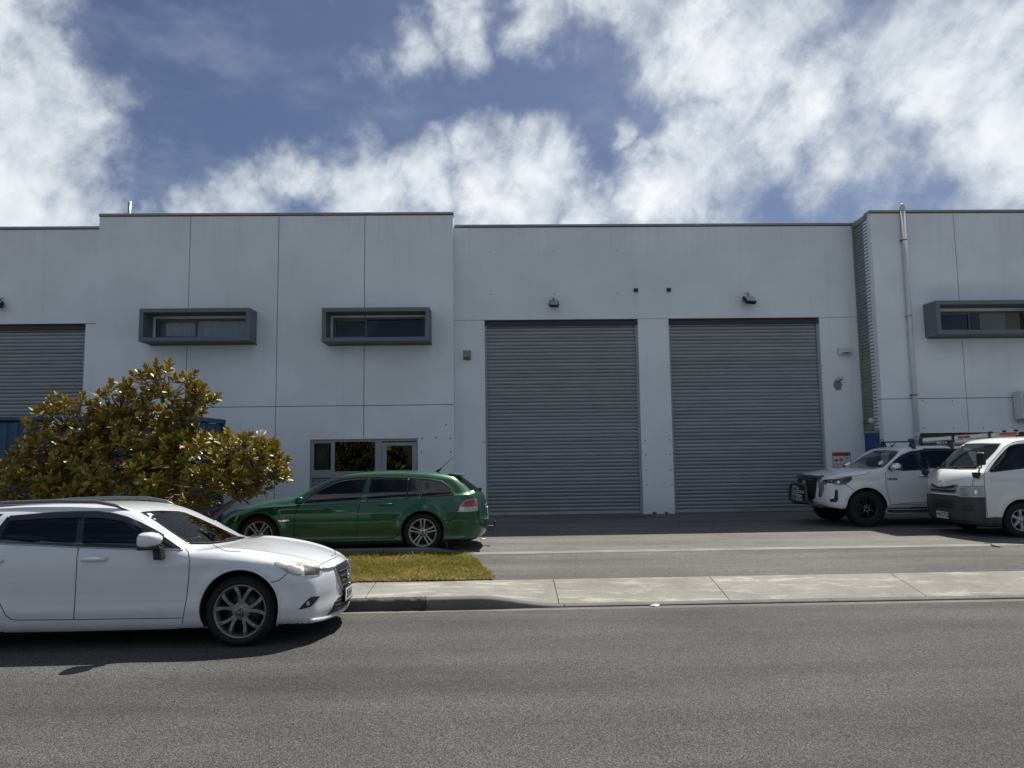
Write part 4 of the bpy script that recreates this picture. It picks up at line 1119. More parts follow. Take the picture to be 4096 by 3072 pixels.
        # smooth liner and painted lip round each wheel opening
        for xw, zw, R in s.arches:
            edge = []
            for a in np.radians(np.arange(-35, 216, 4)):
                h_ = s.hit('side', (xw + (R + .010) * cos(a), zw + (R + .010) * sin(a)))
                if h_ and abs(h_[0].y) > s.hw - .2 and zw + R * sin(a) > s.lip_z: edge.append((a, abs(h_[0].y)))
            if len(edge) < 5: continue
            ys = [e[1] for e in edge]; ys = [ys[max(0, i - 1)] * .25 + ys[i] * .5 + ys[min(len(ys) - 1, i + 1)] * .25 for i in range(len(ys))]
            for sy in (-1, 1):
                lp_ = [(xw + (R + .002) * cos(e[0]), sy * (y_ - .003), zw + (R + .002) * sin(e[0])) for e, y_ in zip(edge, ys)]
                MB().tube(lp_, .011, 8).build('arch_lip', G_[paint], s.root)
                vs_ = []
                for e, y_ in zip(edge, ys):
                    for rr_, yy_ in ((R - .006, y_ - .004), (R - .010, y_ - .03), (R - .012, s.hw - .37)): vs_.append((xw + rr_ * cos(e[0]), sy * yy_, zw + rr_ * sin(e[0])))
                n_ = len(edge); b_ = MB(); b_.add(vs_, [(i * 3 + k, i * 3 + k + 1, i * 3 + 4 + k, i * 3 + 3 + k) for i in range(n_ - 1) for k in range(2)], True); b_.build('arch_liner', G_['underside'], s.root)
        if liner:
            mk = keep & (C[:, 2] > lin_z)
            fi = s.F[mk][:, ::-1]; u, inv = np.unique(fi, return_inverse=True)
            vn = np.zeros_like(s.V)
            for k_ in range(4): np.add.at(vn, s.F[:, k_], s.fn)
            vn /= np.maximum(np.linalg.norm(vn, axis=1, keepdims=True), 1e-9)
            me = bpy.data.meshes.new('headlining'); me.from_pydata((s.V[u] - vn[u] * shift).tolist(), [], inv.reshape(-1, 4).tolist())
            me.polygons.foreach_set('use_smooth', [True] * len(me.polygons)); me.materials.append(G_['trim_grey']); link_mesh('headlining', me, s.root)
    # ---- cabin
    def cabin(s, dash_x, dash_z, floor_z, seat_rows, wheel_y, hw, x_back, seat_mat='trim_dark', steer=(0, 0), dd=.42):
        b = MB(); b.box(x_back, dash_x + dd - .07, -hw, hw, floor_z, floor_z + .03); s.add(b, 'cabin_floor', 'trim_dark', recalc=True)
        d = MB(); pr_ = [(dash_x + dd, floor_z + .1), (dash_x + dd, dash_z - .06), (dash_x + .15, dash_z - .01), (dash_x - .05, dash_z), (dash_x - .12, dash_z - .06), (dash_x - .08, dash_z - .22), (dash_x + .1, floor_z + .2)]
        d.prism(pr_, -hw + .02, hw - .02, 'y'); s.add(d, 'dashboard', 'trim_dark', recalc=True)
        for x, ys, bz in seat_rows:
            for y in ys:
                M = Matrix.Translation((x, y, bz))
                st_ = MB().box(-.22, .30, -.25, .25, 0, .16, M).box(-.30, -.14, -.24, .24, .12, .70, M @ Matrix.Rotation(-.22, 4, 'Y')).build('seat', G_[seat_mat], s.root, bevel=.05)
                hd = MB().box(-.36, -.25, -.13, .13, .74, .92, M @ Matrix.Rotation(-.22, 4, 'Y')).build('headrest', G_[seat_mat], st_, bevel=.04)
        cx, cz = dash_x - .22 + steer[0], dash_z - .03 + steer[1]
        Ms = Matrix.Translation((cx, wheel_y, cz)) @ Matrix.Rotation(-.45, 4, 'Y')
        ring = [Ms @ Vector((0, .185 * cos(a), .185 * sin(a))) for a in lin(0, 2 * pi, 28)[:-1]]
        sw = MB().tube(ring, .016, 7, closed=True)
        for a in (pi, 0, -pi / 2): sw.tube([Ms @ Vector((0, .18 * cos(a), .18 * sin(a))), Ms @ Vector((.03, .03 * cos(a), .03 * sin(a)))], .018, 6)
        sw.tube([Ms @ Vector((.02, 0, 0)), Ms @ Vector((.3, 0, -.05))], .03, 8)
        s.add(sw, 'steering_wheel', 'trim_dark')

def wheel(car, x, y, R, rim_r, wd, style, out, rot=0.0, rimmat='alloy', zc=None, discmat='brake'):
    """tyre + rim + spokes; out = +1/-1 local y direction the face looks to"""
    zc = zc or R
    w_ = bpy.data.objects.new('wheel', None); COL.objects.link(w_); w_.parent = car.root; w_.location = (x, y, zc)
    w_.rotation_euler = (0, rot * (1 if out < 0 else -1), 0 if out < 0 else pi)
    # built facing -y
    h = wd / 2; sh = R - rim_r
    tp = [(rim_r - .012, -h * .80), (rim_r + .004, -h * .93), (rim_r + sh * .25, -h * 1.0), (rim_r + sh * .55, -h * 1.03), (R - .035, -h * .97), (R - .012, -h * .84), (R, -h * .62), (R, -h * .36), (R - .007, -h * .34), (R - .007, -h * .29), (R, -h * .27), (R, -.006), (R - .007, -.004), (R - .007, .004), (R, .006), (R, h * .6), (R - .03, h * .97), (rim_r + .005, h * .95)]
    MB().lathe(tp, 64).build('tyre', G_['tyre'], w_)
    rp = [(rim_r - .002, -h * .78), (rim_r - .004, -h * .86), (rim_r - .016, -h * .86), (rim_r - .022, -h * .74), (rim_r - .035, -h * .6), (rim_r - .045, h * .2), (rim_r - .03, h * .9)]
    MB().lathe(rp, 56).build('rim', G_[rimmat], w_)
    br = MB(); br.lathe([(.07, h * .05), (rim_r - .075, h * .05), (rim_r - .075, h * .16)], 36); br.build('brake_disc', G_[discmat], w_)
    MB().disc(rim_r - .036, h * .5, 36).build('wheel_back', G_['underside'], w_)
    yf = -h * .80
    sp = MB()
    def spoke(pts, ws, y0s, y1s):
        """bar through pts (radius, angle) with widths; front offset y0s, back y1s"""
        L = []
        for (r_, a_), wdt, y0, y1 in zip(pts, ws, y0s, y1s):
            c = np.array([r_ * cos(a_), r_ * sin(a_)]); tdir = np.array([-sin(a_), cos(a_)])
            p, q = c - tdir * wdt / 2, c + tdir * wdt / 2
            L.append([(p[0], y1, p[1]), (p[0] * 1 + tdir[0] * wdt * .12, y0, p[1] + tdir[1] * wdt * .12), (q[0] - tdir[0] * wdt * .12, y0, q[1] - tdir[1] * wdt * .12), (q[0], y1, q[1])])
        vs = [v for r_ in L for v in r_]; fs = []
        for i in range(len(L) - 1):
            for k_ in range(4): fs.append((i * 4 + k_, i * 4 + (k_ + 1) % 4, i * 4 + 4 + (k_ + 1) % 4, i * 4 + 4 + k_))
        sp.add(vs, fs, False)
    rr_ = rim_r - .012
    if style == 'curved10':            # ten curved spokes meeting in five pairs
        for k in range(5):
            a = 2 * pi * k / 5 + pi / 10
            for sg in (-1, 1):
                spoke([(.060, a + sg * .10), (.10, a + sg * .15), (.15, a + sg * .20), (rr_ - .05, a + sg * .265), (rr_, a + sg * .345)], (.056, .044, .040, .044, .054), (yf + .012, yf + .008, yf + .004, yf, yf + .006), (yf + .05,) * 5)
        hubr = .092
    elif style == 'twin5':
        for k in range(5):
            a = 2 * pi * k / 5 + pi / 2
            for sg in (-1, 1):
                d = .026
                spoke([(.07, a + sg * .30), (.12, a + sg * d / .12 * 1.0), (.18, a + sg * (d + .004) / .18), (rr_, a + sg * (d + .016) / rr_)], (.034, .030, .031, .036), (yf + .016, yf + .010, yf + .004, yf + .002), (yf + .05,) * 4)
        hubr = .080
    elif style == 'split6':
        for k in range(6):
            a = 2 * pi * k / 6 + pi / 2
            for sg in (-1, 1):
                spoke([(.06, a + sg * .12), (.12, a + sg * .10), (.17, a + sg * .14), (rr_, a + sg * .17)], (.03, .024, .022, .030), (yf + .012, yf + .006, yf + .004, yf + .006), (yf + .05,) * 4)
        hubr = .085
    else:                               # plain seven spoke cover
        for k in range(6):
            a = 2 * pi * k / 6 + .3
            spoke([(.05, a), (.10, a), (.16, a), (rr_, a)], (.06, .058, .064, .078), (yf + .006, yf + .002, yf, yf + .006), (yf + .035,) * 4)
        hubr = .075
    spo = sp.build('spoke', G_[rimmat], w_, bevel=.003)
    spo.name = 'spokes'
    hb = MB().lathe([(.001, yf + .004), (.034, yf + .004), (.040, yf + .010), (hubr * .8, yf + .012), (hubr, yf + .022), (hubr + .004, yf + .06)], 30).build('hub', G_[rimmat], w_)
    cp = MB().lathe([(.001, yf - .003), (.028, yf - .002), (.032, yf + .004)], 20).build('centre_cap', G_['plastic_black'] if style != 'cover' else G_[rimmat], w_)
    nb = 6 if style == 'split6' else 5
    for k in range(nb):
        a = 2 * pi * k / nb + (pi / 10 + .6 if style == 'curved10' else .3)
        if style == 'cover': break
        Mx = Matrix.Translation((.057 * cos(a), 0, .057 * sin(a)))
        MB().lathe([(.013, yf + .0105), (.013, yf + .007)], 10, M=Mx).disc(.013, yf + .0095, 10, M=Mx).lathe([(.001, yf + .002), (.007, yf + .002), (.008, yf + .01)], 8, M=Mx).build('wheel_nut', G_['nut' if style == 'curved10' else ('nut_bright' if style == 'split6' else 'plastic_black')], w_)
    return w_, yf
def copy_wheel(src, car, x, y, out, rot=0.0):
    c = src.copy(); COL.objects.link(c); c.parent = car.root; c.location = (x, y, src.location.z); c.rotation_euler = (0, rot * (1 if out < 0 else -1), 0 if out < 0 else pi)
    for ch_ in list(src.children):
        d = ch_.copy(); COL.objects.link(d); d.parent = c
    return c
def plate(car, loc, rotz, text, wd=.36, ht=.125, frame=True, tilt=0.0):
    M = Matrix.Translation(loc) @ Matrix.Rotation(rotz, 4, 'Z') @ Matrix.Rotation(tilt, 4, 'X')      # faces -y before rotation
    b = MB().box(-wd / 2, wd / 2, -.006, .006, -ht / 2, ht / 2, M); o = b.build('number_plate', G_['plate_white'], car.root, bevel=.003)
    if frame:
        f = MB().box(-wd / 2 - .012, wd / 2 + .012, -.004, .010, -ht / 2 - .012, -ht / 2 - .0005, M).box(-wd / 2 - .012, wd / 2 + .012, -.004, .010, ht / 2 + .0005, ht / 2 + .012, M).box(-wd / 2 - .012, -wd / 2 - .0005, -.004, .010, -ht / 2, ht / 2, M).box(wd / 2 + .0005, wd / 2 + .012, -.004, .010, -ht / 2, ht / 2, M)
        f.build('plate_frame', G_['plastic_black'], o)
    text_mesh('lettering', text, ht * .98, G_['ink'], o, M @ Matrix.Translation((0, -.0075, 0)) @ FX, bold=.0035, xs=.80)
    return o
# vehicle materials
def paint(name, col, flake=0.0, dust=.10, metal=0.0, rough=.38):
    m, T, b = new_mat(name); p = objc(T); n = T.noise(p, 3.0, 6, 0.65)
    c = T.mix(T.math('MULTIPLY', T.sstep(n, .45, .8), dust), col, (0.33, 0.30, 0.26))
    sp_ = T.new('ShaderNodeSeparateXYZ'); T.put(sp_.inputs[0], p)
    low = T.math('MULTIPLY', T.sstep(sp_.outputs[2], .55, .18), T.math('MULTIPLY', T.noise(p, 9, 5, .7), .38))
    c = T.mix(low, c, (0.20, 0.175, 0.145))
    T.put(b.inputs['Base Color'], c); b.inputs['Metallic'].default_value = metal
    T.put(b.inputs['Roughness'], T.math('ADD', T.math('MULTIPLY', n, .15), rough))
    b.inputs['Coat Weight'].default_value = 1.0; T.put(b.inputs['Coat Roughness'], T.math('ADD', T.math('MULTIPLY', T.math('ADD', low, n), .06), .0)); b.inputs['Coat IOR'].default_value = 1.5
    return m
paint('paint_pearl', (0.70, 0.725, 0.75)); paint('paint_white', (0.70, 0.72, 0.73)); paint('paint_van', (0.71, 0.72, 0.70))
paint('paint_green', (0.002, 0.074, 0.028), metal=.5, dust=.01, rough=.30)
plain('glass_band', (0.006, 0.006, 0.007), .16, coat=.6)
plain('gap', (0.012, 0.012, 0.012), .9)
plain('underside', (0.010, 0.010, 0.010), .95)
plain('trim_dark', (0.030, 0.031, 0.033), .8, var=.2, vscale=6); plain('trim_grey', (0.12, 0.12, 0.118), .9, var=.1)
plain('trim_mid', (0.09, 0.09, 0.09), .85, var=.15)
plain('tyre', (0.010, 0.010, 0.0105), .82, var=.25, vscale=14)
plain('alloy', (0.25, 0.245, 0.24), .38, .8, var=.2, vscale=9, rvar=.2); plain('alloy_bright', (0.46, 0.45, 0.43), .36, .75, var=.15, vscale=8, rvar=.2)
plain('alloy_black', (0.022, 0.022, 0.023), .35, .3, coat=.3); plain('cover_silver', (0.40, 0.41, 0.43), .42, .6, var=.12)
plain('brake', (0.07, 0.065, 0.06), .45, .8, var=.3); plain('nut', (0.30, 0.30, 0.31), .3, .9); plain('nut_bright', (0.60, 0.60, 0.60), .25, .9)
plain('chrome', (0.72, 0.73, 0.74), .08, 1.0); plain('chrome_dark', (0.20, 0.205, 0.21), .2, 1.0)
plain('silver_trim', (0.40, 0.41, 0.42), .35, .8); plain('rail_grey', (0.16, 0.17, 0.185), .38, .5)
plain('plate_white', (0.70, 0.70, 0.69), .5); plain('bumper_black', (0.044, 0.046, 0.052), .55, var=.25, vscale=8)
plain('lamp_red', (0.30, 0.018, 0.022), .12, coat=1.0); plain('lamp_clear', (0.42, 0.40, 0.38), .14, .2, coat=1.0, var=.25, vscale=40)
plain('reflector', (0.52, 0.53, 0.53), .16, .9, var=.35, vscale=18); plain('lamp_inner', (0.07, 0.07, 0.072), .3, .5, var=.4, vscale=12)
plain('lamp_haze', (0.33, 0.33, 0.27), .35, .1, coat=.8, var=.4, vscale=14)
plain('orange_decal', (0.50, 0.075, 0.03), .5); plain('aluminium', (0.52, 0.53, 0.54), .42, .75, var=.12, vscale=6)
plain('visor', (0.018, 0.018, 0.022), .12, coat=.5); plain('sticker_blue', (0.20, 0.42, 0.62), .5)
plain('lamp_dark', (0.03, 0.032, 0.035), .12, .3, coat=1.0, var=.5, vscale=16)
plain('led', (0.62, 0.63, 0.65), .2, .3)
# ================================================================== WHITE STATION WAGON AT THE KERB
def zmap(ox, oy, sc): return lambda pts: [(ox + x / sc, oy + y / sc) for x, y in pts]
def gauss(t): return np.exp(-t * t)
Z1 = zmap(0, 1950, 1.5255)
car = Car('station_wagon', 'white station wagon with dark tinted windows parked on the road at the kerb', 'car', (-2.487, 8.07, -0.045), 1, roll=-0.032)
car.hw = .915; car.under_z = .34
out_ = [(.49, .17), (.74, .165), (.845, .205), (.868, .29), (.85, .39), (.855, .50), (.848, .60), (.82, .685), (.73, .738), (.54, .805), (.30, .860), (.02, .902), (-.22, .925), (-.43, .925), (-.64, 1.045), (-.86, 1.165), (-1.08, 1.28), (-1.30, 1.35), (-1.60, 1.386), (-1.95, 1.395), (-2.4, 1.385), (-2.9, 1.352), (-3.35, 1.295), (-3.58, 1.24), (-3.73, 1.06), (-3.82, .95), (-3.89, .80), (-3.91, .6), (-3.89, .4), (-3.8, .29), (-3.6, .2), (-2.75, .165), (-1.4, .165), (0, .165)]
def wfun(x, z):
    plan = smooth_tab(x, [(1.0, .80), (.75, .855), (.4, .90), (0, .912), (-.6, .905), (-2, .910), (-3, .905), (-3.6, .86), (-4.0, .79)])
    zb = lerp_tab(x, [(1, .9), (-.3, .965), (-.55, .97), (-1.6, 1.005), (-2.3, 1.045), (-3.4, 1.075)])
    base = lerp_tab(z, [(.14, -.07), (.19, -.045), (.25, -.026), (.30, -.020), (.36, -.008), (.42, -.013), (.52, -.018), (.66, -.004), (.80, -.002), (.9, -.012), (1.0, -.03), (1.2, -.07)])
    g = np.maximum(z - zb, 0)
    wv_ = plan + base - np.where(z > zb, .78 * (g - .035 * (1 - np.exp(-g / .035))), 0)
    for xw in (0, -2.75):
        r = np.hypot(x - xw, z - .36); wv_ = wv_ + .018 * gauss((r - .40) / .07) * (z < 1)
    zr = lerp_tab(x, [(.9, .70), (.4, .80), (0, .835), (-.6, .80), (-1.1, .74), (-2, .72)])
    wv_ = wv_ + .020 * gauss((z - zr) / .055) * np.clip((x + 1.1) / .9, 0, 1) * np.clip((1.0 - x) / .4, 0, 1)
    return wv_
car.hull(out_, wfun, [(0, .36, .385), (-2.75, .36, .385)], h=.021, k=lambda x, z: lerp_tab(x, [(-4, .16), (-3, .12), (-1.2, .10), (-.5, .09), (0, .14), (.6, .16), (1, .14)]),
         xbow=lambda x, z: lerp_tab(x, [(-4, -.16), (-3.2, -.08), (-2.5, 0), (-1.5, .02), (-1.0, .10), (-.45, .15), (0, .08), (.5, .18), (.88, .34)]),
         crown=lambda x: lerp_tab(x, [(-4, .03), (-1.5, .035), (-.6, .02), (-.2, .0), (.4, .012), (.75, .03), (1, .03)]),
         ridge=lambda x, u: .016 * gauss((u - lerp_tab(x, [(-.4, .80), (.3, .72), (.8, .52)])) / .075) * np.clip((x + .45) / .2, 0, 1) * np.clip((.85 - x) / .2, 0, 1))
car.window(Z1([(505, 154), (600, 153), (700, 167), (780, 189), (860, 224), (930, 260), (1000, 299), (1060, 340), (1112, 376), (850, 374), (482, 362)]), 'glass_tint', rim=11)
car.window(Z1([(62, 182), (200, 168), (350, 158), (497, 154), (474, 360), (240, 352), (-20, 344), (-35, 335), (10, 255)]), 'glass_tint', rim=11)
car.window([(-2.46, 1.30), (-2.9, 1.275), (-3.22, 1.225), (-3.40, 1.145), (-3.0, 1.085), (-2.62, 1.07)], 'glass_tint', mode='side', rim=.03)
car.window(Z1([(857, 152), (950, 207), (1050, 277), (1150, 343), (1220, 347), (1310, 342), (1390, 331), (1450, 320), (1488, 312), (1420, 284), (1330, 241), (1220, 190), (1130, 154), (1085, 145), (980, 142), (900, 146)]), 'glass_clear', name='windscreen', mirror=False, rim=7, cutd=6)
car.window([(-.55, 1.26), (.55, 1.26), (.66, 1.07), (-.66, 1.07)], 'glass_tint', name='rear_window', mode='rear', mirror=False, rim=.03)
car.patch(Z1([(495, 153), (509, 153), (487, 364), (470, 362)]), 'pillar_trim', 'glass_band', off=.0035, mirror=True, step=8)
car.patch(Z1([(64, 181), (44, 181), (-12, 250), (-45, 335), (-20, 345), (12, 256)]), 'pillar_trim', 'glass_band', off=.0035, mirror=True, step=8)
# weather shields, bright strips
car.patch(Z1([(511, 152), (600, 153), (700, 166), (780, 188), (860, 223), (930, 260), (1000, 299), (1000, 312), (880, 257), (760, 210), (640, 192), (516, 187)]), 'weather_shield', 'visor', off=.014, mirror=True, step=12)
car.patch(Z1([(62, 181), (200, 167), (350, 157), (498, 153), (496, 187), (300, 192), (55, 208)]), 'weather_shield', 'visor', off=.014, mirror=True, step=12)
car.line(Z1([(-35, 343), (240, 353), (480, 365), (850, 377), (1118, 381)]), r=.007, name='belt_strip', mat='silver_trim', mirror=True, off=.004)
car.line(Z1([(62, 177), (350, 153), (500, 148), (600, 148), (700, 161), (780, 183), (860, 217), (930, 253), (1000, 292)]), r=.006, name='window_strip', mat='chrome_dark', mirror=True, off=.006)
# panel gaps
for g_ in ([(1128, 372), (1150, 395), (1156, 430), (1152, 550), (1138, 680), (1116, 796), (900, 799), (450, 806), (110, 809), (70, 805), (35, 780), (12, 735), (-10, 690)], [(480, 364), (470, 420), (462, 600), (450, 805)], [(1116, 796), (1113, 834)], [(1755, 521), (1730, 545), (1700, 568), (1648, 580)], [(1300, 350), (1340, 372), (1380, 388), (1470, 393)]):
    car.line(Z1(g_), r=.0038, mirror=True)
car.line(Z1([(1945, 476), (2000, 448), (2080, 411)]), r=.0035)
car.line([(.68, .0), (.675, .25), (.63, .45), (.56, .6)], mode='top', r=.0035)
# front: lamps, grille, intakes
car.patch(Z1([(1668, 456), (1700, 451), (1800, 452), (1880, 461), (1960, 485), (1986, 493), (1965, 521), (1942, 542), (1880, 546), (1810, 538), (1750, 519), (1700, 487)]), 'headlight', 'lamp_haze', off=.005, mirror=True, step=9, curve=1)
car.patch(Z1([(1745, 478), (1800, 470), (1835, 472), (1838, 528), (1800, 528), (1760, 512)]), 'reflector', 'lamp_clear', off=.0075, mirror=True, step=8)
car.patch(Z1([(1850, 476), (1950, 495), (1945, 530), (1860, 535)]), 'reflector', 'lamp_inner', off=.0075, mirror=True, step=8)
car.patch([(-.33, .675), (-.20, .687), (0, .690), (.20, .687), (.33, .675), (.29, .55), (.20, .445), (.08, .405), (-.08, .405), (-.20, .445), (-.29, .55)], 'grille', 'plastic_black', mode='front', off=.004)
car.line([(-.60, .690), (-.45, .672), (-.345, .672), (-.30, .55), (-.21, .435), (-.08, .392), (.08, .392), (.21, .435), (.30, .55), (.345, .672), (.45, .672), (.60, .690)], mode='front', r=.011, name='grille_surround', mat='chrome', off=.008)
for zz in (.47, .52, .57, .62): car.line([(-.27 + (.62 - zz) * .4, zz), (0, zz), (.27 - (.62 - zz) * .4, zz)], mode='front', r=.006, name='grille_bar', mat='plastic_dark', off=.010)
h_ = car.hit('front', (0, .565)); c0 = h_[0] + Vector((.02, 0, 0))
em = MB().tube([c0 + Vector((0, .062 * cos(a), .052 * sin(a))) for a in lin(0, 2 * pi, 24)[:-1]], .007, 6, closed=True)
em.tube([c0 + Vector((0, -.055, .022)), c0 + Vector((0, -.02, .005)), c0 + Vector((0, 0, -.03)), c0 + Vector((0, .02, .005)), c0 + Vector((0, .055, .022))], .006, 6)
car.add(em, 'emblem', 'chrome')
car.patch(Z1([(1820, 745), (1868, 692), (1900, 666), (1952, 663), (1930, 692), (1895, 728), (1860, 738)]), 'fog_lamp_recess', 'plastic_black', off=.003, mirror=True, step=9)
car.patch(Z1([(1868, 700), (1880, 692), (1888, 702), (1885, 716), (1874, 722), (1867, 712)]), 'fog_lamp', 'reflector', off=.006, mirror=True, step=7)
car.patch([(-.52, .225), (-.40, .325), (-.30, .36), (.30, .36), (.40, .325), (.52, .225)], 'lower_intake', 'plastic_black', mode='front', off=.003)
for zz in (.255, .295, .33): car.line([(-.4, zz), (0, zz), (.4, zz)], mode='front', r=.004, name='intake_bar', mat='plastic_dark', off=.006)
car.line([(-.78, .225), (-.6, .208), (-.3, .202), (0, .20), (.3, .202), (.6, .208), (.78, .225)], mode='front', r=.020, name='bumper_lip', mat='paint_pearl', off=.012, n=8)
pv = car.hit('front', (0, .37))[0]
plate(car, (pv.x + .022, 0, .365), pi / 2, 'JSS454', .36, .125, True, .0)
# mirrors
for sy in (-1, 1):
    M = Matrix.Translation((-.83, sy * 1.005, 1.035)) @ Matrix.Rotation(sy * -.15, 4, 'Z')
    if sy > 0: M = Matrix.Translation((-1.13, .90, 1.0)) @ Matrix.Rotation(1.25, 4, 'Z')        # folded in on the kerb side
    b = MB(); prf = [(-.098, .001), (-.096, .064), (-.07, .084), (0, .088), (.055, .070), (.095, .040), (.112, .001)]
    vs = []
    for xx, rr_ in prf:
        for k in range(16):
            a = 2 * pi * k / 16; cy, cz = cos(a), sin(a)
            yy = np.sign(cy) * abs(cy) ** .6 * rr_ * 1.42; zz = np.sign(cz) * abs(cz) ** .6 * rr_ * .84
            vs.append((xx, yy, zz + .01))
    b.add(vs, [(i * 16 + k, i * 16 + (k + 1) % 16, i * 16 + 16 + (k + 1) % 16, i * 16 + 16 + k) for i in range(6) for k in range(16)], True, M)
    mo = b.build('door_mirror', G_['paint_pearl'], car.root)
    MB().prism([(-.092, -.082), (.06, -.082), (.07, -.052), (-.096, -.052)], -.098, .098, 'y', M).build('mirror_base', G_['plastic_black'], mo, bevel=.012)
    MB().prism([(-.005, -.19), (.075, -.19), (.06, -.07), (-.02, -.07)], -.035, .05, 'y', Matrix.Translation((-.80, sy * .955, 1.04)) if sy < 0 else Matrix.Translation((-.98, .88, 1.03))).build('mirror_stem', G_['plastic_black'], mo, bevel=.01)
    MB().box(-.087, -.082, -.095, .095, -.055, .07, M).build('mirror_glass', G_['chrome_dark'], mo)
    # roof rail
    pts = [(-1.24, .57, 1.29), (-1.40, .57, 1.362), (-1.6, .57, 1.402), (-2.0, .57, 1.414), (-2.5, .57, 1.404), (-2.9, .565, 1.372), (-3.05, .56, 1.34)]
    rb = MB().tube([(x, sy * y, z) for x, y, z in pts], [.008, .018, .021, .021, .021, .018, .008], 8); rb.build('roof_rail', G_['rail_grey'], car.root)
    # door handles
    for hx in (-1.41, -2.40):
        h_ = car.hit('side', (hx, .86)); yv = abs(h_[0].y)
        car.patch([(hx + .07 * cos(a), .86 + .042 * sin(a)) for a in lin(0, 2 * pi, 14)[:-1]], 'handle_recess', 'paint_pearl', mode='side', off=-.004, step=.03) if sy == car.near else None
        MB().tube([(hx - .122, sy * (yv + .002), .862), (hx - .105, sy * (yv + .022), .862), (hx, sy * (yv + .032), .864), (hx + .105, sy * (yv + .022), .862), (hx + .122, sy * (yv + .0), .862)], [.013, .021, .022, .021, .012], 8).build('door_handle', G_['paint_pearl'], car.root)
        if hx > -2: MB().tube([(hx - .075, sy * (yv + .030), .863), (hx - .075, sy * (yv + .041), .863)], .006, 8).build('key_hole', G_['plastic_black'], car.root)
# stickers on the windscreen
car.patch(Z1([(893, 163), (912, 158), (938, 170), (915, 178)]), 'windscreen_sticker', 'paper_white', off=.006, step=6, skirt=0); car.patch(Z1([(905, 182), (920, 178), (926, 185), (912, 189)]), 'windscreen_sticker', 'paper_white', off=.006, step=6, skirt=0)
car.patch(Z1([(932, 192), (946, 190), (950, 198), (938, 200)]), 'windscreen_sticker', 'sticker_blue', off=.006, step=6, skirt=0)
# wipers
car.line(Z1([(1370, 331), (1420, 318), (1465, 312), (1490, 316)]), r=.010, name='wiper', mat='plastic_black', off=.02); car.line(Z1([(1160, 343), (1280, 345), (1380, 333), (1445, 322)]), r=.007, name='wiper', mat='plastic_black', off=.014)
car.patch([(.55, .95), (.78, .93), (.80, .80), (.60, .80)], 'tail_light', 'lamp_red', mode='rear', off=.005, mirror=True)
car.finish('paint_pearl')
car.cabin(-.68, .885, .32, [(-1.45, (-.37, .37), .38), (-2.35, (-.37, .37), .40)], -.37, .78, -3.4, steer=(0, .06), dd=.24)
R_ = .336
w0, yf_ = wheel(car, 0, -.785, R_, .259, .205, 'curved10', -1, rot=.1)
e0 = MB().tube([(.022 * cos(a), yf_ - .005, .022 * sin(a)) for a in lin(0, 2 * pi, 16)[:-1]], .002, 5, closed=True).tube([(-.018, yf_ - .005, .008), (0, yf_ - .005, -.010), (.018, yf_ - .005, .008)], .0025, 5).build('emblem', G_['chrome'], w0)
copy_wheel(w0, car, -2.75, -.785, -1, .5); copy_wheel(w0, car, 0, .785, 1, .3); copy_wheel(w0, car, -2.75, .785, 1, .9)
# ================================================================== GREEN STATION WAGON IN THE YARD
Z2 = zmap(880, 1820, 1.975)
car = Car('station_wagon', 'dark green station wagon with tow bar parked behind the lawn', 'car', (-4.10, 13.62, YG), -1)
car.hw = .93; car.under_z = .30
out_ = [(.70, .20), (.83, .22), (.90, .30), (.922, .42), (.915, .51), (.885, .585), (.81, .655), (.70, .722), (.55, .778), (.25, .855), (-.03, .916), (-.25, .945), (-.50, .965), (-.67, 1.055), (-.90, 1.19), (-1.12, 1.285), (-1.33, 1.347), (-1.56, 1.388), (-1.92, 1.408), (-2.37, 1.408), (-2.75, 1.393), (-3.08, 1.365), (-3.30, 1.333), (-3.45, 1.30), (-3.60, 1.185), (-3.80, 1.03), (-3.885, .955), (-3.93, .86), (-3.95, .717), (-3.952, .58), (-3.985, .515), (-3.995, .411), (-3.965, .295), (-3.91, .225), (-3.76, .18), (-3.3, .18), (-2.9, .165), (-.5, .15), (.3, .16)]
def wfun(x, z):
    plan = smooth_tab(x, [(1.0, .80), (.75, .86), (.35, .91), (0, .925), (-.6, .915), (-2, .92), (-2.9, .928), (-3.5, .90), (-3.85, .84), (-4.05, .77)])
    zb = lerp_tab(x, [(1, .74), (.2, .80), (-.65, .835), (-3.4, .965), (-4, 1.0)])
    base = lerp_tab(z, [(.10, -.05), (.16, -.028), (.22, -.012), (.255, -.028), (.30, -.030), (.42, -.010), (.55, -.004), (.68, 0), (.78, -.008), (.86, -.016), (1.0, -.03)])
    g = np.maximum(z - zb, 0)
    wv_ = plan + base - np.where(z > zb, .045 * (1 - np.exp(-g / .022)) + .50 * g, 0)
    for xw in (0, -2.84):
        r = np.hypot(x - xw, z - .33); wv_ = wv_ + .022 * gauss((r - .405) / .06) * (z < .85)
    return wv_
car.hull(out_, wfun, [(0, .345, .378), (-2.84, .345, .378)], h=.022, k=lambda x, z: lerp_tab(x, [(-4, .14), (-3.2, .12), (-1.2, .10), (-.5, .07), (0, .10), (.6, .14), (1, .16)]),
         xbow=lambda x, z: lerp_tab(x, [(-4.1, -.26), (-3.6, -.16), (-3.0, -.06), (-2.5, 0), (-1.5, .03), (-1.0, .12), (-.45, .16), (0, .10), (.5, .20), (.95, .36)]),
         crown=lambda x: lerp_tab(x, [(-4, .03), (-1.5, .045), (-.6, .04), (0, .06), (.6, .08), (1, .06)]))
car.window(Z2([(648, 393), (735, 312), (820, 256), (900, 216), (980, 194), (1080, 182), (1166, 180), (1112, 363), (900, 377)]), 'glass_green', rim=6, step=9)
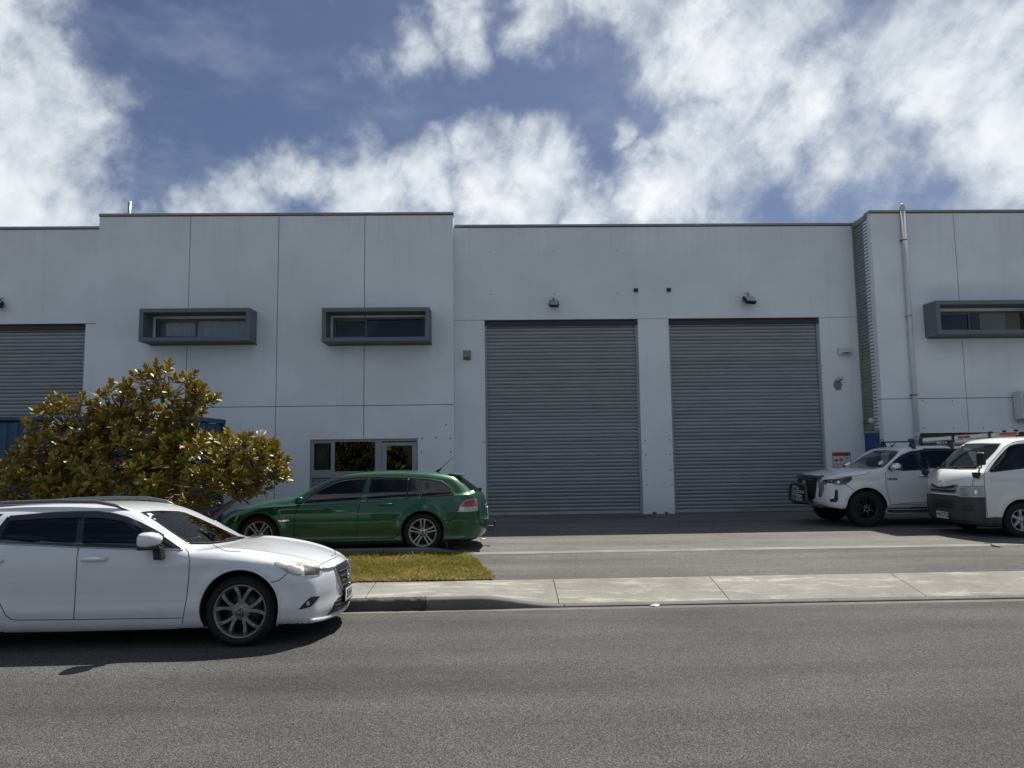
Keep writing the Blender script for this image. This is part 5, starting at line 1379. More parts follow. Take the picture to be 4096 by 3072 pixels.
car.window(Z2([(1190, 181), (1300, 180), (1480, 185), (1548, 190), (1573, 334), (1400, 349), (1150, 359)]), 'glass_green', rim=6, step=9)
car.window(Z2([(1562, 192), (1660, 199), (1745, 214), (1795, 250), (1842, 308), (1842, 321), (1700, 331), (1584, 335)]), 'glass_green', rim=7, step=9)
car.line(Z2([(1488, 186), (1475, 342)]), r=.012, name='window_divider', mat='plastic_black', mirror=True, off=.004)
car.line(Z2([(628, 398), (735, 306), (820, 250), (900, 210), (980, 188), (1080, 176), (1170, 174), (1480, 180), (1660, 193), (1755, 210), (1805, 250), (1850, 310), (1850, 326)]), r=.008, name='window_strip', mat='plastic_black', mirror=True, off=.003)
car.window([(-.56, 1.245), (0, 1.268), (.56, 1.245), (.66, 1.045), (.64, 1.02), (0, 1.00), (-.64, 1.02), (-.66, 1.045)], 'glass_green', name='rear_window', mode='rear', mirror=False, rim=.03)
car.window([(-.60, 1.33), (0, 1.35), (.60, 1.33), (.72, .99), (0, .975), (-.72, .99)], 'glass_clear', name='windscreen', mode='front', mirror=False, rim=.035)
for g_ in ([(622, 400), (600, 440), (588, 490), (583, 560), (588, 640), (596, 690), (700, 684), (1080, 666), (1340, 657), (1380, 650), (1408, 625), (1445, 560), (1500, 470), (1545, 395), (1574, 338)], [(1112, 366), (1090, 440), (1083, 520), (1080, 666)], [(1878, 452), (1862, 480), (1842, 512), (1800, 518), (1720, 521)]):
    car.line(Z2(g_), r=.005, mirror=True)
car.line(Z2([(1740, 136), (1715, 148), (1702, 166)]), r=.005)
car.patch(Z2([(1876, 450), (1893, 410), (1918, 374), (1948, 356), (2021, 345), (2034, 380), (2039, 440), (1960, 449)]), 'tail_light', 'lamp_clear', off=.006, mirror=True, step=7)
car.patch(Z2([(1900, 408), (1921, 378), (1950, 361), (2017, 350), (2029, 380), (2033, 403), (1960, 410)]), 'brake_light', 'lamp_red', off=.0085, mirror=True, step=7)
ZH8 = zmap(880, 2000, 8.848)
car.patch(ZH8([(285, 750), (330, 640), (380, 555), (430, 498), (500, 480), (600, 480), (660, 500), (690, 540), (640, 620), (590, 700), (545, 772), (480, 778), (380, 790)]), 'headlight', 'lamp_dark', off=.005, mirror=True, step=6)
car.patch(ZH8([(490, 765), (540, 650), (600, 555), (640, 515), (682, 540), (640, 620), (590, 700), (545, 768)]), 'indicator', 'lamp_clear', off=.008, mirror=True, step=5)
car.patch(Z2([(458, 516), (548, 511), (549, 524), (462, 526)]), 'fender_vent', 'chrome', off=.008, mirror=True, step=6)
car.patch([(-.5, .50), (.5, .50), (.55, .40), (.45, .30), (-.45, .30), (-.55, .40)], 'grille', 'plastic_black', mode='front', off=.003); car.patch([(-.32, .64), (.32, .64), (.28, .56), (-.28, .56)], 'grille', 'plastic_black', mode='front', off=.003)
car.patch([(-.33, .70), (.33, .70), (.33, .76), (-.33, .76)], 'garnish', 'silver_trim', mode='rear', off=.008)
plate(car, (car.hit('rear', (0, .64))[0].x - .012, 0, .64), -pi / 2, 'FKC612', .36, .12, False)
# spoiler, aerial, tow bar, wiper, sticker
MB().prism([(-3.26, 1.325), (-3.30, 1.352), (-3.56, 1.315), (-3.575, 1.300), (-3.42, 1.285)], -.57, .57, 'y').build('roof_spoiler', G_['paint_green'], car.root, bevel=.012)
a0 = car.hit('top', (-3.07, 0))[0]
MB().tube([a0 + Vector((.06, 0, 0)), a0 + Vector((.0, 0, .035)), a0 + Vector((-.05, 0, .08)), a0 + Vector((-.30, 0, .31))], [.028, .02, .007, .003], 7).build('aerial', G_['plastic_black'], car.root)
tb = MB().tube([(-3.80, 0, .32), (-4.02, 0, .33), (-4.115, 0, .335)], .022, 8).tube([(-4.10, 0, .33), (-4.10, 0, .385)], .014, 8)
tb.lathe([(.001, .032), (.016, .028), (.025, .012), (.025, -.006), (.014, -.024)], 12, 'z', Matrix.Translation((-4.10, 0, .405))).box(-4.09, -3.97, -.03, .03, .265, .30); tb.build('tow_bar', G_['plastic_dark'], car.root)
MB().box(-3.995, -3.90, -.72, .72, .525, .55).build('bumper_step', G_['paint_green'], car.root, bevel=.02)
for sy in (-1, 1):
    MB().prism([(-3.20, .36), (-3.185, .36), (-3.255, .06), (-3.27, .06)], sy * .80 - .09, sy * .80 + .09).build('mud_flap', G_['plastic_black'], car.root)
    M = Matrix.Translation((-.72, sy * .99, .93))
    b = MB(); vs = []
    for xx, rr_ in [(-.075, .001), (-.073, .052), (-.04, .066), (.02, .06), (.06, .04), (.085, .001)]:
        for k in range(14):
            a = 2 * pi * k / 14; cy, cz = cos(a), sin(a); vs.append((xx, np.sign(cy) * abs(cy) ** .65 * rr_ * 1.45, np.sign(cz) * abs(cz) ** .65 * rr_))
    b.add(vs, [(i * 14 + k, i * 14 + (k + 1) % 14, i * 14 + 14 + (k + 1) % 14, i * 14 + 14 + k) for i in range(5) for k in range(14)], True, M); mo = b.build('door_mirror', G_['paint_green'], car.root)
    MB().box(-.02, .06, -.12, -.04, -.05, .0, Matrix.Translation((-.70, sy * .99, .91)) if sy > 0 else Matrix.Translation((-.70, sy * .99, .91)) @ Matrix.Scale(-1, 4, (0, 1, 0))).build('mirror_stem', G_['plastic_black'], mo)
    for hx, hz in ((-1.26, .77), (-2.21, .835)):
        h_ = car.hit('side', (hx, hz)); yv = abs(h_[0].y)
        MB().tube([(hx - .125, sy * (yv - .004), hz), (hx - .10, sy * (yv + .018), hz), (hx, sy * (yv + .026), hz + .003), (hx + .10, sy * (yv + .018), hz - .004), (hx + .125, sy * (yv - .004), hz - .005)], [.010, .017, .018, .017, .010], 8).build('door_handle', G_['paint_green'], car.root)
car.patch(Z2([(1972, 288), (2000, 278), (2013, 300), (1987, 308)]), 'window_sticker', 'paper_white', off=.008, step=6)
MB().box(-3.86, -3.80, -.03, .03, 1.0, 1.06).build('rear_wiper', G_['plastic_black'], car.root, bevel=.01)
car.finish('paint_green')
car.cabin(-.70, .87, .30, [(-1.50, (-.38, .38), .33), (-2.35, (-.38, .38), .36)], -.38, .78, -3.5)
R_ = .335
w0, yf_ = wheel(car, -2.84, .805, R_, .247, .215, 'twin5', 1, rot=0, rimmat='alloy_bright')
MB().tube([(-.012, yf_ - .004, -.006), (0, yf_ - .004, .010), (.012, yf_ - .004, .004), (.006, yf_ - .004, -.012)], .005, 5).lathe([(.026, yf_ - .003), (.029, yf_ - .006), (.031, yf_ - .002)], 18).build('emblem', G_['chrome'], w0)
copy_wheel(w0, car, 0, .805, 1, pi); copy_wheel(w0, car, 0, -.805, -1, .4); copy_wheel(w0, car, -2.84, -.805, -1, .9)
# ================================================================== WHITE UTE
Z3 = zmap(3100, 1650, 2.2209)
car = Car('pickup_truck', 'white double cab pickup with black nudge bar and black wheels', 'pickup truck', (8.03, 16.37, YG), -1)
car.hw = .925; car.under_z = .52; car.lip_z = .41
out_ = [(.55, .40), (.80, .42), (.92, .50), (.945, .62), (.935, .80), (.93, .95), (.915, 1.05), (.84, 1.125), (.60, 1.185), (.35, 1.228), (-.02, 1.258), (-.28, 1.262), (-.42, 1.345), (-.62, 1.505), (-.80, 1.62), (-.96, 1.70), (-1.22, 1.742), (-1.70, 1.752), (-2.2, 1.742), (-2.50, 1.715), (-2.62, 1.64), (-2.74, 1.40), (-2.79, 1.20), (-2.80, 1.11), (-4.2, 1.10), (-4.29, 1.08), (-4.31, .8), (-4.29, .55), (-4.2, .45), (-2.0, .40), (0, .40)]
def wfun(x, z):
    plan = smooth_tab(x, [(1.0, .80), (.8, .85), (.5, .885), (.1, .90), (-.6, .895), (-2.7, .90), (-4, .895), (-4.4, .86)])
    zb = lerp_tab(x, [(1, 1.03), (0, 1.13), (-.4, 1.225), (-1.5, 1.215), (-2.8, 1.24), (-4.4, 1.3)])
    base = lerp_tab(z, [(.36, -.05), (.42, -.022), (.50, -.006), (.58, -.012), (.75, -.006), (.95, .002), (1.1, -.008), (1.22, -.03), (1.3, -.04)])
    g = np.maximum(z - zb, 0)
    wv_ = plan + base - np.where(z > zb, .40 * g, 0)
    for xw in (0, -3.085):
        r = np.hypot(x - xw, z - .40); wv_ = wv_ + .040 * gauss((r - .48) / .085) * (z < 1.1)
    wv_ = wv_ - .012 * gauss((z - .98) / .05) * (x > -.35) * (x < .5)
    return wv_
car.hull(out_, wfun, [(-.01, .40, .455), (-3.085, .40, .455)], h=.023, k=lambda x, z: lerp_tab(x, [(-4.4, .06), (-2.85, .05), (-2.6, .10), (-1.2, .12), (-.5, .08), (0, .10), (.6, .12), (1, .12)]),
         xbow=lambda x, z: lerp_tab(x, [(-4.4, -.05), (-3, 0), (-2.5, 0), (-1.5, .02), (-1.0, .10), (-.35, .17), (.2, .10), (.6, .16), (.95, .26)]),
         crown=lambda x: lerp_tab(x, [(-4.4, 0), (-2.85, 0), (-2.6, .04), (-1.2, .05), (-.4, .04), (0, .05), (.6, .06), (1, .04)]))
car.window(Z3([(632, 486), (700, 443), (790, 385), (880, 343), (922, 336), (1020, 337), (1102, 342), (1075, 378), (1010, 442), (962, 488), (860, 499), (740, 493)]), 'glass_clear', name='windscreen', mirror=False, rim=5, step=10, cutd=4.5)
car.window(Z3([(1012, 508), (1006, 488), (1050, 442), (1120, 388), (1200, 353), (1300, 337), (1362, 333), (1366, 509), (1150, 520)]), 'glass_grey', rim=5, step=10)[1].data.materials[0] = G_['glass_clear']
car.window([(-1.47, 1.655), (-1.9, 1.655), (-2.25, 1.64), (-2.42, 1.60), (-2.50, 1.25), (-1.46, 1.235)], 'glass_tint', mode='side', rim=.025)
car.window([(-.62, 1.60), (.62, 1.60), (.70, 1.27), (-.70, 1.27)], 'glass_tint', name='rear_window', mode='rear', mirror=False, rim=.03)
car.patch(Z3([(1050, 438), (1120, 383), (1200, 348), (1300, 333), (1364, 328), (1365, 350), (1290, 356), (1210, 372), (1135, 405), (1062, 450)]), 'weather_shield', 'visor', off=.016, mirror=True, step=8)
car.patch([(-1.46, 1.665), (-1.9, 1.665), (-2.3, 1.645), (-2.4, 1.60), (-1.9, 1.61), (-1.47, 1.60)], 'weather_shield', 'visor', mode='side', off=.016, mirror=True)
for g_ in ([(1000, 490), (985, 500), (978, 540), (990, 650), (1008, 750), (1022, 800), (1040, 818), (1330, 816)], [(540, 577), (680, 566), (800, 549), (850, 528), (872, 505)], [(638, 647), (700, 688)], [(1000, 488), (1050, 436), (1120, 380), (1200, 345), (1365, 325), (1500, 318)]):
    car.line(Z3(g_), r=.005, mirror=True)
for g_ in ([(-1.42, 1.66), (-1.42, .52), (-.7, .49)], [(-1.42, .52), (-2.25, .50), (-2.45, .75), (-2.62, 1.2), (-2.55, 1.6)], [(-2.78, 1.1), (-2.78, .55)]): car.line(g_, mode='side', r=.005, mirror=True)
# front
car.patch([(-.50, 1.01), (.50, 1.01), (.47, .80), (.42, .60), (.30, .56), (-.30, .56), (-.42, .60), (-.47, .80)], 'grille', 'plastic_black', mode='front', off=.004)
for zz in (.86, .91, .96): car.line([(-.46, zz), (0, zz), (.46, zz)], mode='front', r=.009, name='grille_bar', mat='plastic_dark', off=.012)
car.patch(Z3([(380, 602), (416, 599), (438, 640), (440, 682), (420, 748), (390, 750), (398, 690)]), 'grille_trim', 'chrome', off=.014, mirror=True, step=7)
car.patch(Z3([(420, 600), (560, 587), (683, 566), (684, 590), (660, 618), (625, 645), (545, 640), (438, 640)]), 'headlight', 'lamp_dark', off=.006, mirror=True, step=7)
car.patch(Z3([(424, 603), (432, 602), (446, 630), (540, 632), (560, 640), (618, 640), (605, 646), (545, 645), (438, 638)]), 'running_light', 'chrome', off=.010, mirror=True, step=5)
car.patch(Z3([(545, 612), (570, 607), (578, 628), (552, 632)]), 'projector', 'reflector', off=.010, mirror=True, step=5)
car.patch(Z3([(532, 690), (553, 685), (558, 700), (560, 780), (545, 797), (492, 797), (483, 768), (524, 764), (530, 730)]), 'fog_lamp_recess', 'plastic_black', off=.004, mirror=True, step=7)
car.patch([(-.30, .55), (.30, .55), (.28, .47), (-.28, .47)], 'lower_intake', 'plastic_black', mode='front', off=.004)
# bonnet protector
bw = [(-.62, .0), (-.5, .05), (-.25, .075), (0, .08), (.25, .075), (.5, .05), (.62, .0)]
vs = []
for y, dx in bw:
    h1 = car.hit('top', (.80 + dx - .06 * abs(y), y))[0]
    vs += [h1 + Vector((-.03, 0, .012)), h1 + Vector((.04, 0, .030)), h1 + Vector((.085, 0, -.005)), h1 + Vector((.095, 0, -.055))]
b = MB(); b.add(vs, [(i * 4 + k, i * 4 + k + 1, i * 4 + 5 + k, i * 4 + 4 + k) for i in range(6) for k in range(3)], True); o = b.build('bonnet_protector', G_['visor'], car.root); sm_ = o.modifiers.new('solid', 'SOLIDIFY'); sm_.thickness = .006
def ring_emblem(c0, r, name='emblem', ax=(0, 1, 0)):
    u = Vector(ax); v = Vector((0, 0, 1)); L = lambda a, ru, rv, oz=0: [c0 + u * (ru * cos(t_)) + v * (rv * sin(t_) + oz) for t_ in lin(0, 2 * pi, a)[:-1]]
    e = MB().tube(L(22, r, r * .70), r * .085, 5, closed=True).tube(L(16, r * .26, r * .66), r * .075, 5, closed=True).tube(L(18, r * .62, r * .22, r * .38), r * .075, 5, closed=True)
    return e.build(name, G_['chrome'], car.root)
ring_emblem(car.hit('front', (0, .93))[0] + Vector((.025, 0, 0)), .085)
# nudge bar
nb = MB(); r_ = .032; X0 = 1.10
hoop = [(.72, .62, .42), (.86, .60, .43), (1.0, .50, .46), (X0 + .01, .44, .55), (X0, .43, .78), (X0 - .015, .40, .86), (X0 - .015, .33, .89), (X0 - .01, 0, .895), (X0 - .015, -.33, .89), (X0 - .015, -.40, .86), (X0, -.43, .78), (X0 + .01, -.44, .55), (1.0, -.50, .46), (.86, -.60, .43), (.72, -.62, .42)]
nb.tube(hoop, r_, 10).tube([(X0, -.43, .52), (X0 + .015, -.2, .505), (X0 + .015, .2, .505), (X0, .43, .52)], .024, 8); nb.build('nudge_bar', G_['bumper_black'], car.root)
MB().box(X0 - .06, X0 - .01, -.30, .30, .685, .765).build('light_bar', G_['plastic_black'], car.root, bevel=.006)
b = MB()
for j in range(2):
    for k in range(12): b.lathe([(.001, .004), (.016, 0), (.018, -.004)], 8, 'x', Matrix.Translation((X0 - .008, -.27 + k * .049, .708 + j * .036)))
b.build('light_bar_lens', G_['led'], car.root)
MB().box(X0 - .09, X0 - .06, -.34, .34, .50, .66).build('bash_plate', G_['bumper_black'], car.root, bevel=.01)
plate(car, (X0 - .02, 0, .595), pi / 2, 'NGK368', .36, .125, True)
# mirrors, handles, badge, step, aerial
for sy in (-1, 1):
    b = MB(); vs = []; M = Matrix.Translation((-.60, sy * 1.055, 1.29))
    for xx, rr_ in [(-.09, .001), (-.088, .07), (-.04, .09), (.03, .08), (.08, .05), (.105, .001)]:
        for k in range(14):
            a = 2 * pi * k / 14; cy, cz = cos(a), sin(a); vs.append((xx, np.sign(cy) * abs(cy) ** .65 * rr_ * 1.35, np.sign(cz) * abs(cz) ** .7 * rr_ * .95))
    b.add(vs, [(i * 14 + k, i * 14 + (k + 1) % 14, i * 14 + 14 + (k + 1) % 14, i * 14 + 14 + k) for i in range(5) for k in range(14)], True, M); mo = b.build('door_mirror', G_['chrome'], car.root)
    MB().box(-.06, .05, -.17 * sy - .05, -.17 * sy + .11, -.075, -.02, M).build('mirror_stem', G_['plastic_black'], mo, bevel=.01)
    MB().box(-.095, -.087, -.10, .10, -.07, .07, M).build('mirror_glass', G_['chrome_dark'], mo)
    for hx in (-1.31, -2.32):
        h_ = car.hit('side', (hx, 1.08)); yv = abs(h_[0].y)
        MB().tube([(hx - .12, sy * (yv - .004), 1.085), (hx - .10, sy * (yv + .02), 1.085), (hx + .02, sy * (yv + .028), 1.083), (hx + .10, sy * (yv + .02), 1.08), (hx + .12, sy * (yv - .004), 1.08)], [.010, .016, .017, .016, .010], 8).build('door_handle', G_['chrome'], car.root)
    MB().box(-2.45, -.55, sy * .80 - .09, sy * .80 + .09, .295, .345).build('side_step', G_['bumper_black'], car.root, bevel=.015)
hb = car.hit('cam', Z3([(1042, 592)])[0])
Mb = Matrix.Translation(hb[0] + hb[1] * .006) @ Matrix.Rotation(pi, 4, 'Z') @ FX
text_mesh('badge', 'HILUX', .062, G_['chrome_dark'], car.root, Mb, bold=.003, extrude=.002, xs=1.25)
MB().tube([(-1.06, .12, 1.73), (-1.12, .12, 1.76), (-1.20, .12, 1.86)], [.025, .010, .004], 6).build('aerial', G_['plastic_black'], car.root)
# roof racks
for bx_ in (-1.27, -2.12):
    rk = MB().box(bx_ - .03, bx_ + .03, -.66, .66, 1.815, 1.845).build('roof_bar', G_['bumper_black'], car.root, bevel=.006)
    for sy in (-1, 1): MB().prism([(sy * .50, 1.69), (sy * .68, 1.665), (sy * .64, 1.815), (sy * .56, 1.815)], bx_ - .04, bx_ + .04, 'x').build('bar_foot', G_['bumper_black'], rk, bevel=.008)
MB().tube([(-1.27 + .034 * cos(a), -.63, 1.875 + .034 * sin(a)) for a in lin(0, 2 * pi, 14)[:-1]], .008, 6, closed=True).build('tie_ring', G_['bumper_black'], car.root)
MB().box(-1.31, -1.23, .50, .64, 1.846, 1.87).box(-1.33, -1.20, .56, .60, 1.871, 1.89).build('bar_clamp', G_['trim_mid'], car.root, bevel=.006)
# tray: dark recess
MB().box(-4.2, -2.86, -.76, .76, 1.085, 1.112).build('tray_cover', G_['plastic_black'], car.root)
car.patch([(.60, 1.0), (.84, 1.0), (.84, .72), (.62, .72)], 'tail_light', 'lamp_red', mode='rear', off=.006, mirror=True)
MB().box(-4.36, -4.24, -.85, .85, .46, .60).build('rear_bumper', G_['chrome_dark'], car.root, bevel=.03)
car.finish('paint_white', lin_z=1.1)
car.cabin(-.60, 1.22, .50, [(-1.45, (-.38, .38), .62), (-2.25, (-.38, .38), .66)], -.38, .76, -2.6)
MB().box(-.80, -.76, -.11, .11, 1.55, 1.62).build('rear_view_mirror', G_['plastic_black'], car.root, bevel=.015)
car.patch(Z3([(925, 440), (945, 430), (968, 430), (955, 455), (930, 468), (918, 460)]), 'windscreen_sticker', 'paper_white', off=.006, step=6, skirt=0)
R_ = .392
w0, yf_ = wheel(car, -.01, .79, R_, .235, .265, 'split6', 1, rot=.2, rimmat='alloy_black')
for ch_ in w0.children:
    if ch_.name.startswith('tyre'): ch_.data.materials[0] = G_['tyre']
b = MB()                                                    # tread blocks
for k in range(44):
    a = 2 * pi * k / 44
    for j, yy in enumerate((-.115, -.045, .03, .10)):
        Mk = Matrix.Rotation(a + (j % 2) * .07, 4, 'Y') @ Matrix.Translation((R_ - .004, yy, 0)); b.box(-.008, .008, -.028, .028, -.018, .018, Mk)
b.build('tread', G_['tyre'], w0)
copy_wheel(w0, car, -3.085, .79, 1, .5); copy_wheel(w0, car, -.01, -.79, -1, .3); copy_wheel(w0, car, -3.085, -.79, -1, .9)

# folding ladder lying on the racks
ld = thing('ladder', 'folded aluminium ladder with orange decals lying on the pickup roof racks', 'ladder', (8.03, 16.37, YG), pi)
def lp(px, py, y): v = ony(3100 + px / 2.2209, 1650 + py / 2.2209, y); return Vector((-(v.x - 8.03), -(y - 16.37), v.z - YG))
yl = 15.92
A_, B_ = lp(1295, 247, yl), lp(2160, 183, yl)
for off in (0, -.38):
    o_ = Vector((0, off, 0)); d_ = (B_ - A_).normalized()
    def rail(a, b, nm='rail', mt='aluminium', th=.028, hh=.038, dz=0.0):
        up = Vector((0, 0, 1)); m_ = MB(); vs = [p + o_ + Vector((0, s1 * th / 2, s2 * hh + dz)) for p in (a, b) for s1, s2 in ((-1, -1), (1, -1), (1, 1), (-1, 1))]
        m_.add(vs, [(0, 1, 2, 3), (4, 5, 6, 7), (0, 1, 5, 4), (1, 2, 6, 5), (2, 3, 7, 6), (3, 0, 4, 7)]); return m_.build(nm, G_[mt], ld, bevel=.004)
    P_ = lambda t_: A_ + (B_ - A_) * t_
    rail(P_(0), P_(.32)); rail(P_(.33), P_(1.0), hh=.042); rail(P_(.02), P_(.97), 'rail', 'aluminium', .026, .03, -.085)
    for t_ in (.0, .325, .70): rail(P_(t_ - .012), P_(t_ + .012), 'hinge', 'plastic_black', .06, .075, -.03)
    if off == 0:
        yy = Vector((0, .0155, 0))
        def decal(t0, t1, mt, h0=-.03, h1=.03):
            b = MB(); b.add([P_(t0) + yy + Vector((0, 0, h0)), P_(t1) + yy + Vector((0, 0, h0)), P_(t1) + yy + Vector((0, 0, h1)), P_(t0) + yy + Vector((0, 0, h1))], [(0, 1, 2, 3)]); b.build('decal', G_[mt], ld)
        decal(.375, .43, 'orange_decal'); decal(.435, .50, 'plastic_dark', -.02, .024); decal(.80, .985, 'orange_decal', -.026, .03); decal(.765, .795, 'sticker_yellow', -.012, .02)
for t_ in lin(.04, .96, 9):
    p = A_ + (B_ - A_) * t_; MB().tube([p, p + Vector((0, -.38, 0))], .016, 6).build('rung', G_['aluminium'], ld)
for t_ in (.34, .72, .86, .98):
    p = A_ + (B_ - A_) * t_; MB().box(-.035, .035, -.03, .02, .035, .085, Matrix.Translation(p)).build('ladder_foot', G_['plastic_black'], ld, bevel=.008)
for t_, mt in ((.05, 0), (.12, 0)):
    p = A_ + (B_ - A_) * t_; MB().box(-.09, .09, -.06, .02, -.16, -.06, Matrix.Translation(p)).build('ladder_foot', G_['plastic_dark'], ld, bevel=.015)

# ================================================================== WHITE VAN
car = Car('van', 'white van with black bumper and square side mirrors parked in front of the pickup', 'van', (9.82, 14.12, YG), -1)
car.hw = .85; car.under_z = .30; car.lip_z = .39
out_ = [(.70, .20), (.90, .22), (.985, .32), (1.01, .50), (1.005, .70), (.985, .88), (.955, 1.0), (.90, 1.13), (.82, 1.215), (.70, 1.275), (.52, 1.415), (.30, 1.60), (.11, 1.755), (-.03, 1.835), (-.25, 1.875), (-.7, 1.892), (-2.0, 1.90), (-3.3, 1.885), (-3.6, 1.85), (-3.68, 1.72), (-3.73, 1.2), (-3.745, .7), (-3.73, .35), (-3.65, .26), (-1.5, .24), (0, .22)]
def wfun(x, z):
    plan = smooth_tab(x, [(1.1, .80), (.85, .825), (.5, .84), (0, .845), (-3, .845), (-3.8, .82)])
    base = lerp_tab(z, [(.18, -.04), (.28, -.02), (.40, -.006), (.6, 0), (.9, -.002), (1.15, -.010), (1.28, -.03), (1.5, -.07), (1.75, -.125), (1.9, -.17)])
    wv_ = plan + base
    for xw in (0, -2.57):
        r = np.hypot(x - xw, z - .33); wv_ = wv_ + .016 * gauss((r - .44) / .06) * (z < 1)
    wv_ = wv_ - .012 * gauss((z - 1.03) / .05) * (x < .55)
    return wv_
car.hull(out_, wfun, [(0, .335, .385), (-2.57, .335, .385)], h=.023, k=lambda x, z: lerp_tab(x, [(-3.8, .12), (-3, .14), (-.2, .14), (.2, .11), (.6, .10), (1.1, .16)]),
         xbow=lambda x, z: lerp_tab(x, [(-3.8, -.08), (-3, 0), (-.4, 0), (.1, .07), (.6, .18), (.95, .27)]),
         crown=lambda x: lerp_tab(x, [(-4, .05), (-.2, .05), (.2, .03), (1, .0)]))
car.window(Z3([(1430, 491), (1494, 430), (1574, 356), (1656, 286), (1705, 277), (1850, 274), (2008, 276), (1960, 342), (1900, 404), (1850, 452), (1815, 480), (1780, 499), (1640, 501)]), 'glass_clear', name='windscreen', mirror=False, rim=6, step=10, cutd=5)
car.window(Z3([(1902, 524), (1908, 500), (1960, 425), (2040, 335), (2085, 295), (2150, 280), (2240, 275), (2330, 273), (2345, 478), (2212, 498), (1922, 533)]), 'glass_tint', rim=5, step=12)[1].data.materials[0] = G_['glass_clear']
car.window([(-.55, 1.63), (-1.6, 1.63), (-1.62, 1.28), (-.55, 1.28)], 'glass_tint', mode='side', rim=.03); car.window([(-1.72, 1.63), (-2.7, 1.62), (-2.72, 1.28), (-1.73, 1.28)], 'glass_tint', mode='side', rim=.03); car.window([(-2.8, 1.62), (-3.4, 1.60), (-3.45, 1.29), (-2.8, 1.28)], 'glass_tint', mode='side', rim=.03)
car.window([(-.6, 1.68), (.6, 1.68), (.68, 1.28), (-.68, 1.28)], 'glass_tint', name='rear_window', mode='rear', mirror=False, rim=.03)
for g_ in ([(2212, 250), (2150, 256), (2085, 272), (2040, 305), (1960, 395), (1900, 465), (1868, 510), (1856, 560), (1862, 655), (1872, 755), (1888, 928), (2030, 930)], [(1757, 655), (1757, 610), (1768, 575), (1795, 535), (1818, 500)], [(1338, 655), (1400, 650), (1450, 668), (1500, 678), (1560, 670), (1610, 660), (1757, 656), (1862, 653)]):
    car.line(Z3(g_), r=.0048, mirror=len(g_) > 5 and g_[0][0] > 1700)
for g_ in ([(-.42, 1.66), (-.42, .9), (-.40, .5)],): car.line(g_, mode='side', r=.005, mirror=True)
car.patch(Z3([(1630, 735), (1630, 690), (1638, 668), (1740, 661), (1858, 657), (1869, 753), (1640, 751)]), 'headlight', 'lamp_clear', off=.006, mirror=True, step=7)
car.patch(Z3([(1640, 735), (1638, 695), (1650, 672), (1690, 668), (1718, 690), (1724, 720), (1712, 742)]), 'reflector', 'reflector', off=.009, mirror=True, step=6)
car.patch(Z3([(1738, 675), (1828, 670), (1832, 742), (1742, 745)]), 'indicator', 'lamp_haze', off=.009, mirror=True, step=6)
car.patch(Z3([(1770, 690), (1800, 682), (1806, 718), (1778, 726)]), 'bulb', 'reflector', off=.0115, mirror=True, step=5)
car.patch([(-.42, .985), (-.28, .965), (-.12, .93), (.12, .93), (.28, .965), (.42, .985), (.44, .80), (-.44, .80)], 'grille', 'silver_trim', mode='front', off=.006)
car.patch([(-.38, .968), (-.26, .945), (-.10, .912), (.10, .912), (.26, .945), (.38, .968), (.35, .915), (.14, .882), (-.14, .882), (-.35, .915)], 'grille_slot', 'plastic_black', mode='front', off=.010, step=.03)
car.patch([(-.40, .868), (.40, .868), (.37, .82), (-.37, .82)], 'grille_slot', 'plastic_black', mode='front', off=.010, step=.03)
car.patch([(-.36, .66), (.36, .66), (.34, .52), (-.34, .52)], 'lower_intake', 'plastic_black', mode='front', off=.004)
for zz in (.56, .59, .62): car.line([(-.34, zz), (0, zz), (.34, zz)], mode='front', r=.006, name='intake_bar', mat='bumper_black', off=.008)
car.patch(Z3([(1674, 822), (1752, 824), (1762, 840), (1760, 872), (1745, 882), (1680, 880)]), 'fog_lamp_recess', 'plastic_black', off=.004, mirror=True, step=7)
car.line(Z3([(1676, 850), (1760, 852)]), r=.006, name='fog_lamp_bar', mat='bumper_black', mirror=True, off=.008)
car.line([(-.62, .30), (-.3, .285), (.3, .285), (.62, .30)], mode='front', r=.010, name='lower_slot', mat='void_black', off=0)
ring_emblem(car.hit('front', (0, .985))[0] + Vector((.014, 0, 0)), .075)
pv = car.hit('front', (0, .375))[0]; plate(car, (pv.x + .012, .03, .375), pi / 2, 'HWG723', .36, .125, False, 0)
for sy in (-1, 1):
    mo = MB().box(-.03, .03, -.085, .085, -.115, .115, Matrix.Translation((.80, sy * .985, 1.475)) @ Matrix.Rotation(sy * .2, 4, 'Z')).build('door_mirror', G_['plastic_black'], car.root, bevel=.024)
    MB().tube([(.80, sy * .985, 1.36), (.80, sy * .98, 1.32), (.79, sy * .90, 1.29), (.77, sy * .86, 1.24), (.76, sy * .84, 1.19)], .013, 7).build('mirror_arm', G_['plastic_black'], mo)
    MB().prism([(.70, 1.215), (.86, 1.225), (.84, 1.12), (.76, 1.10)], sy * .80 - .03, sy * .80 + .035).build('mirror_base', G_['plastic_black'], mo, bevel=.014)
    h_ = car.hit('side', (-.20, 1.0)); yv = abs(h_[0].y)
    MB().tube([(-.30, sy * yv, 1.0), (-.28, sy * (yv + .02), 1.0), (-.14, sy * (yv + .02), 1.0), (-.12, sy * yv, 1.0)], .013, 7).build('door_handle', G_['plastic_black'], car.root)
car.line(Z3([(1470, 497), (1560, 488), (1620, 487)]), r=.009, name='wiper', mat='plastic_black', off=.015); car.line(Z3([(1600, 500), (1720, 487), (1790, 482)]), r=.009, name='wiper', mat='plastic_black', off=.015)
car.line(Z3([(1420, 494), (1640, 503), (1780, 501), (1815, 484)]), r=.016, name='cowl_panel', mat='plastic_black', off=-.004)
car.patch([(.68, 1.15), (.80, 1.15), (.80, .75), (.68, .75)], 'tail_light', 'lamp_red', mode='rear', off=.006, mirror=True)
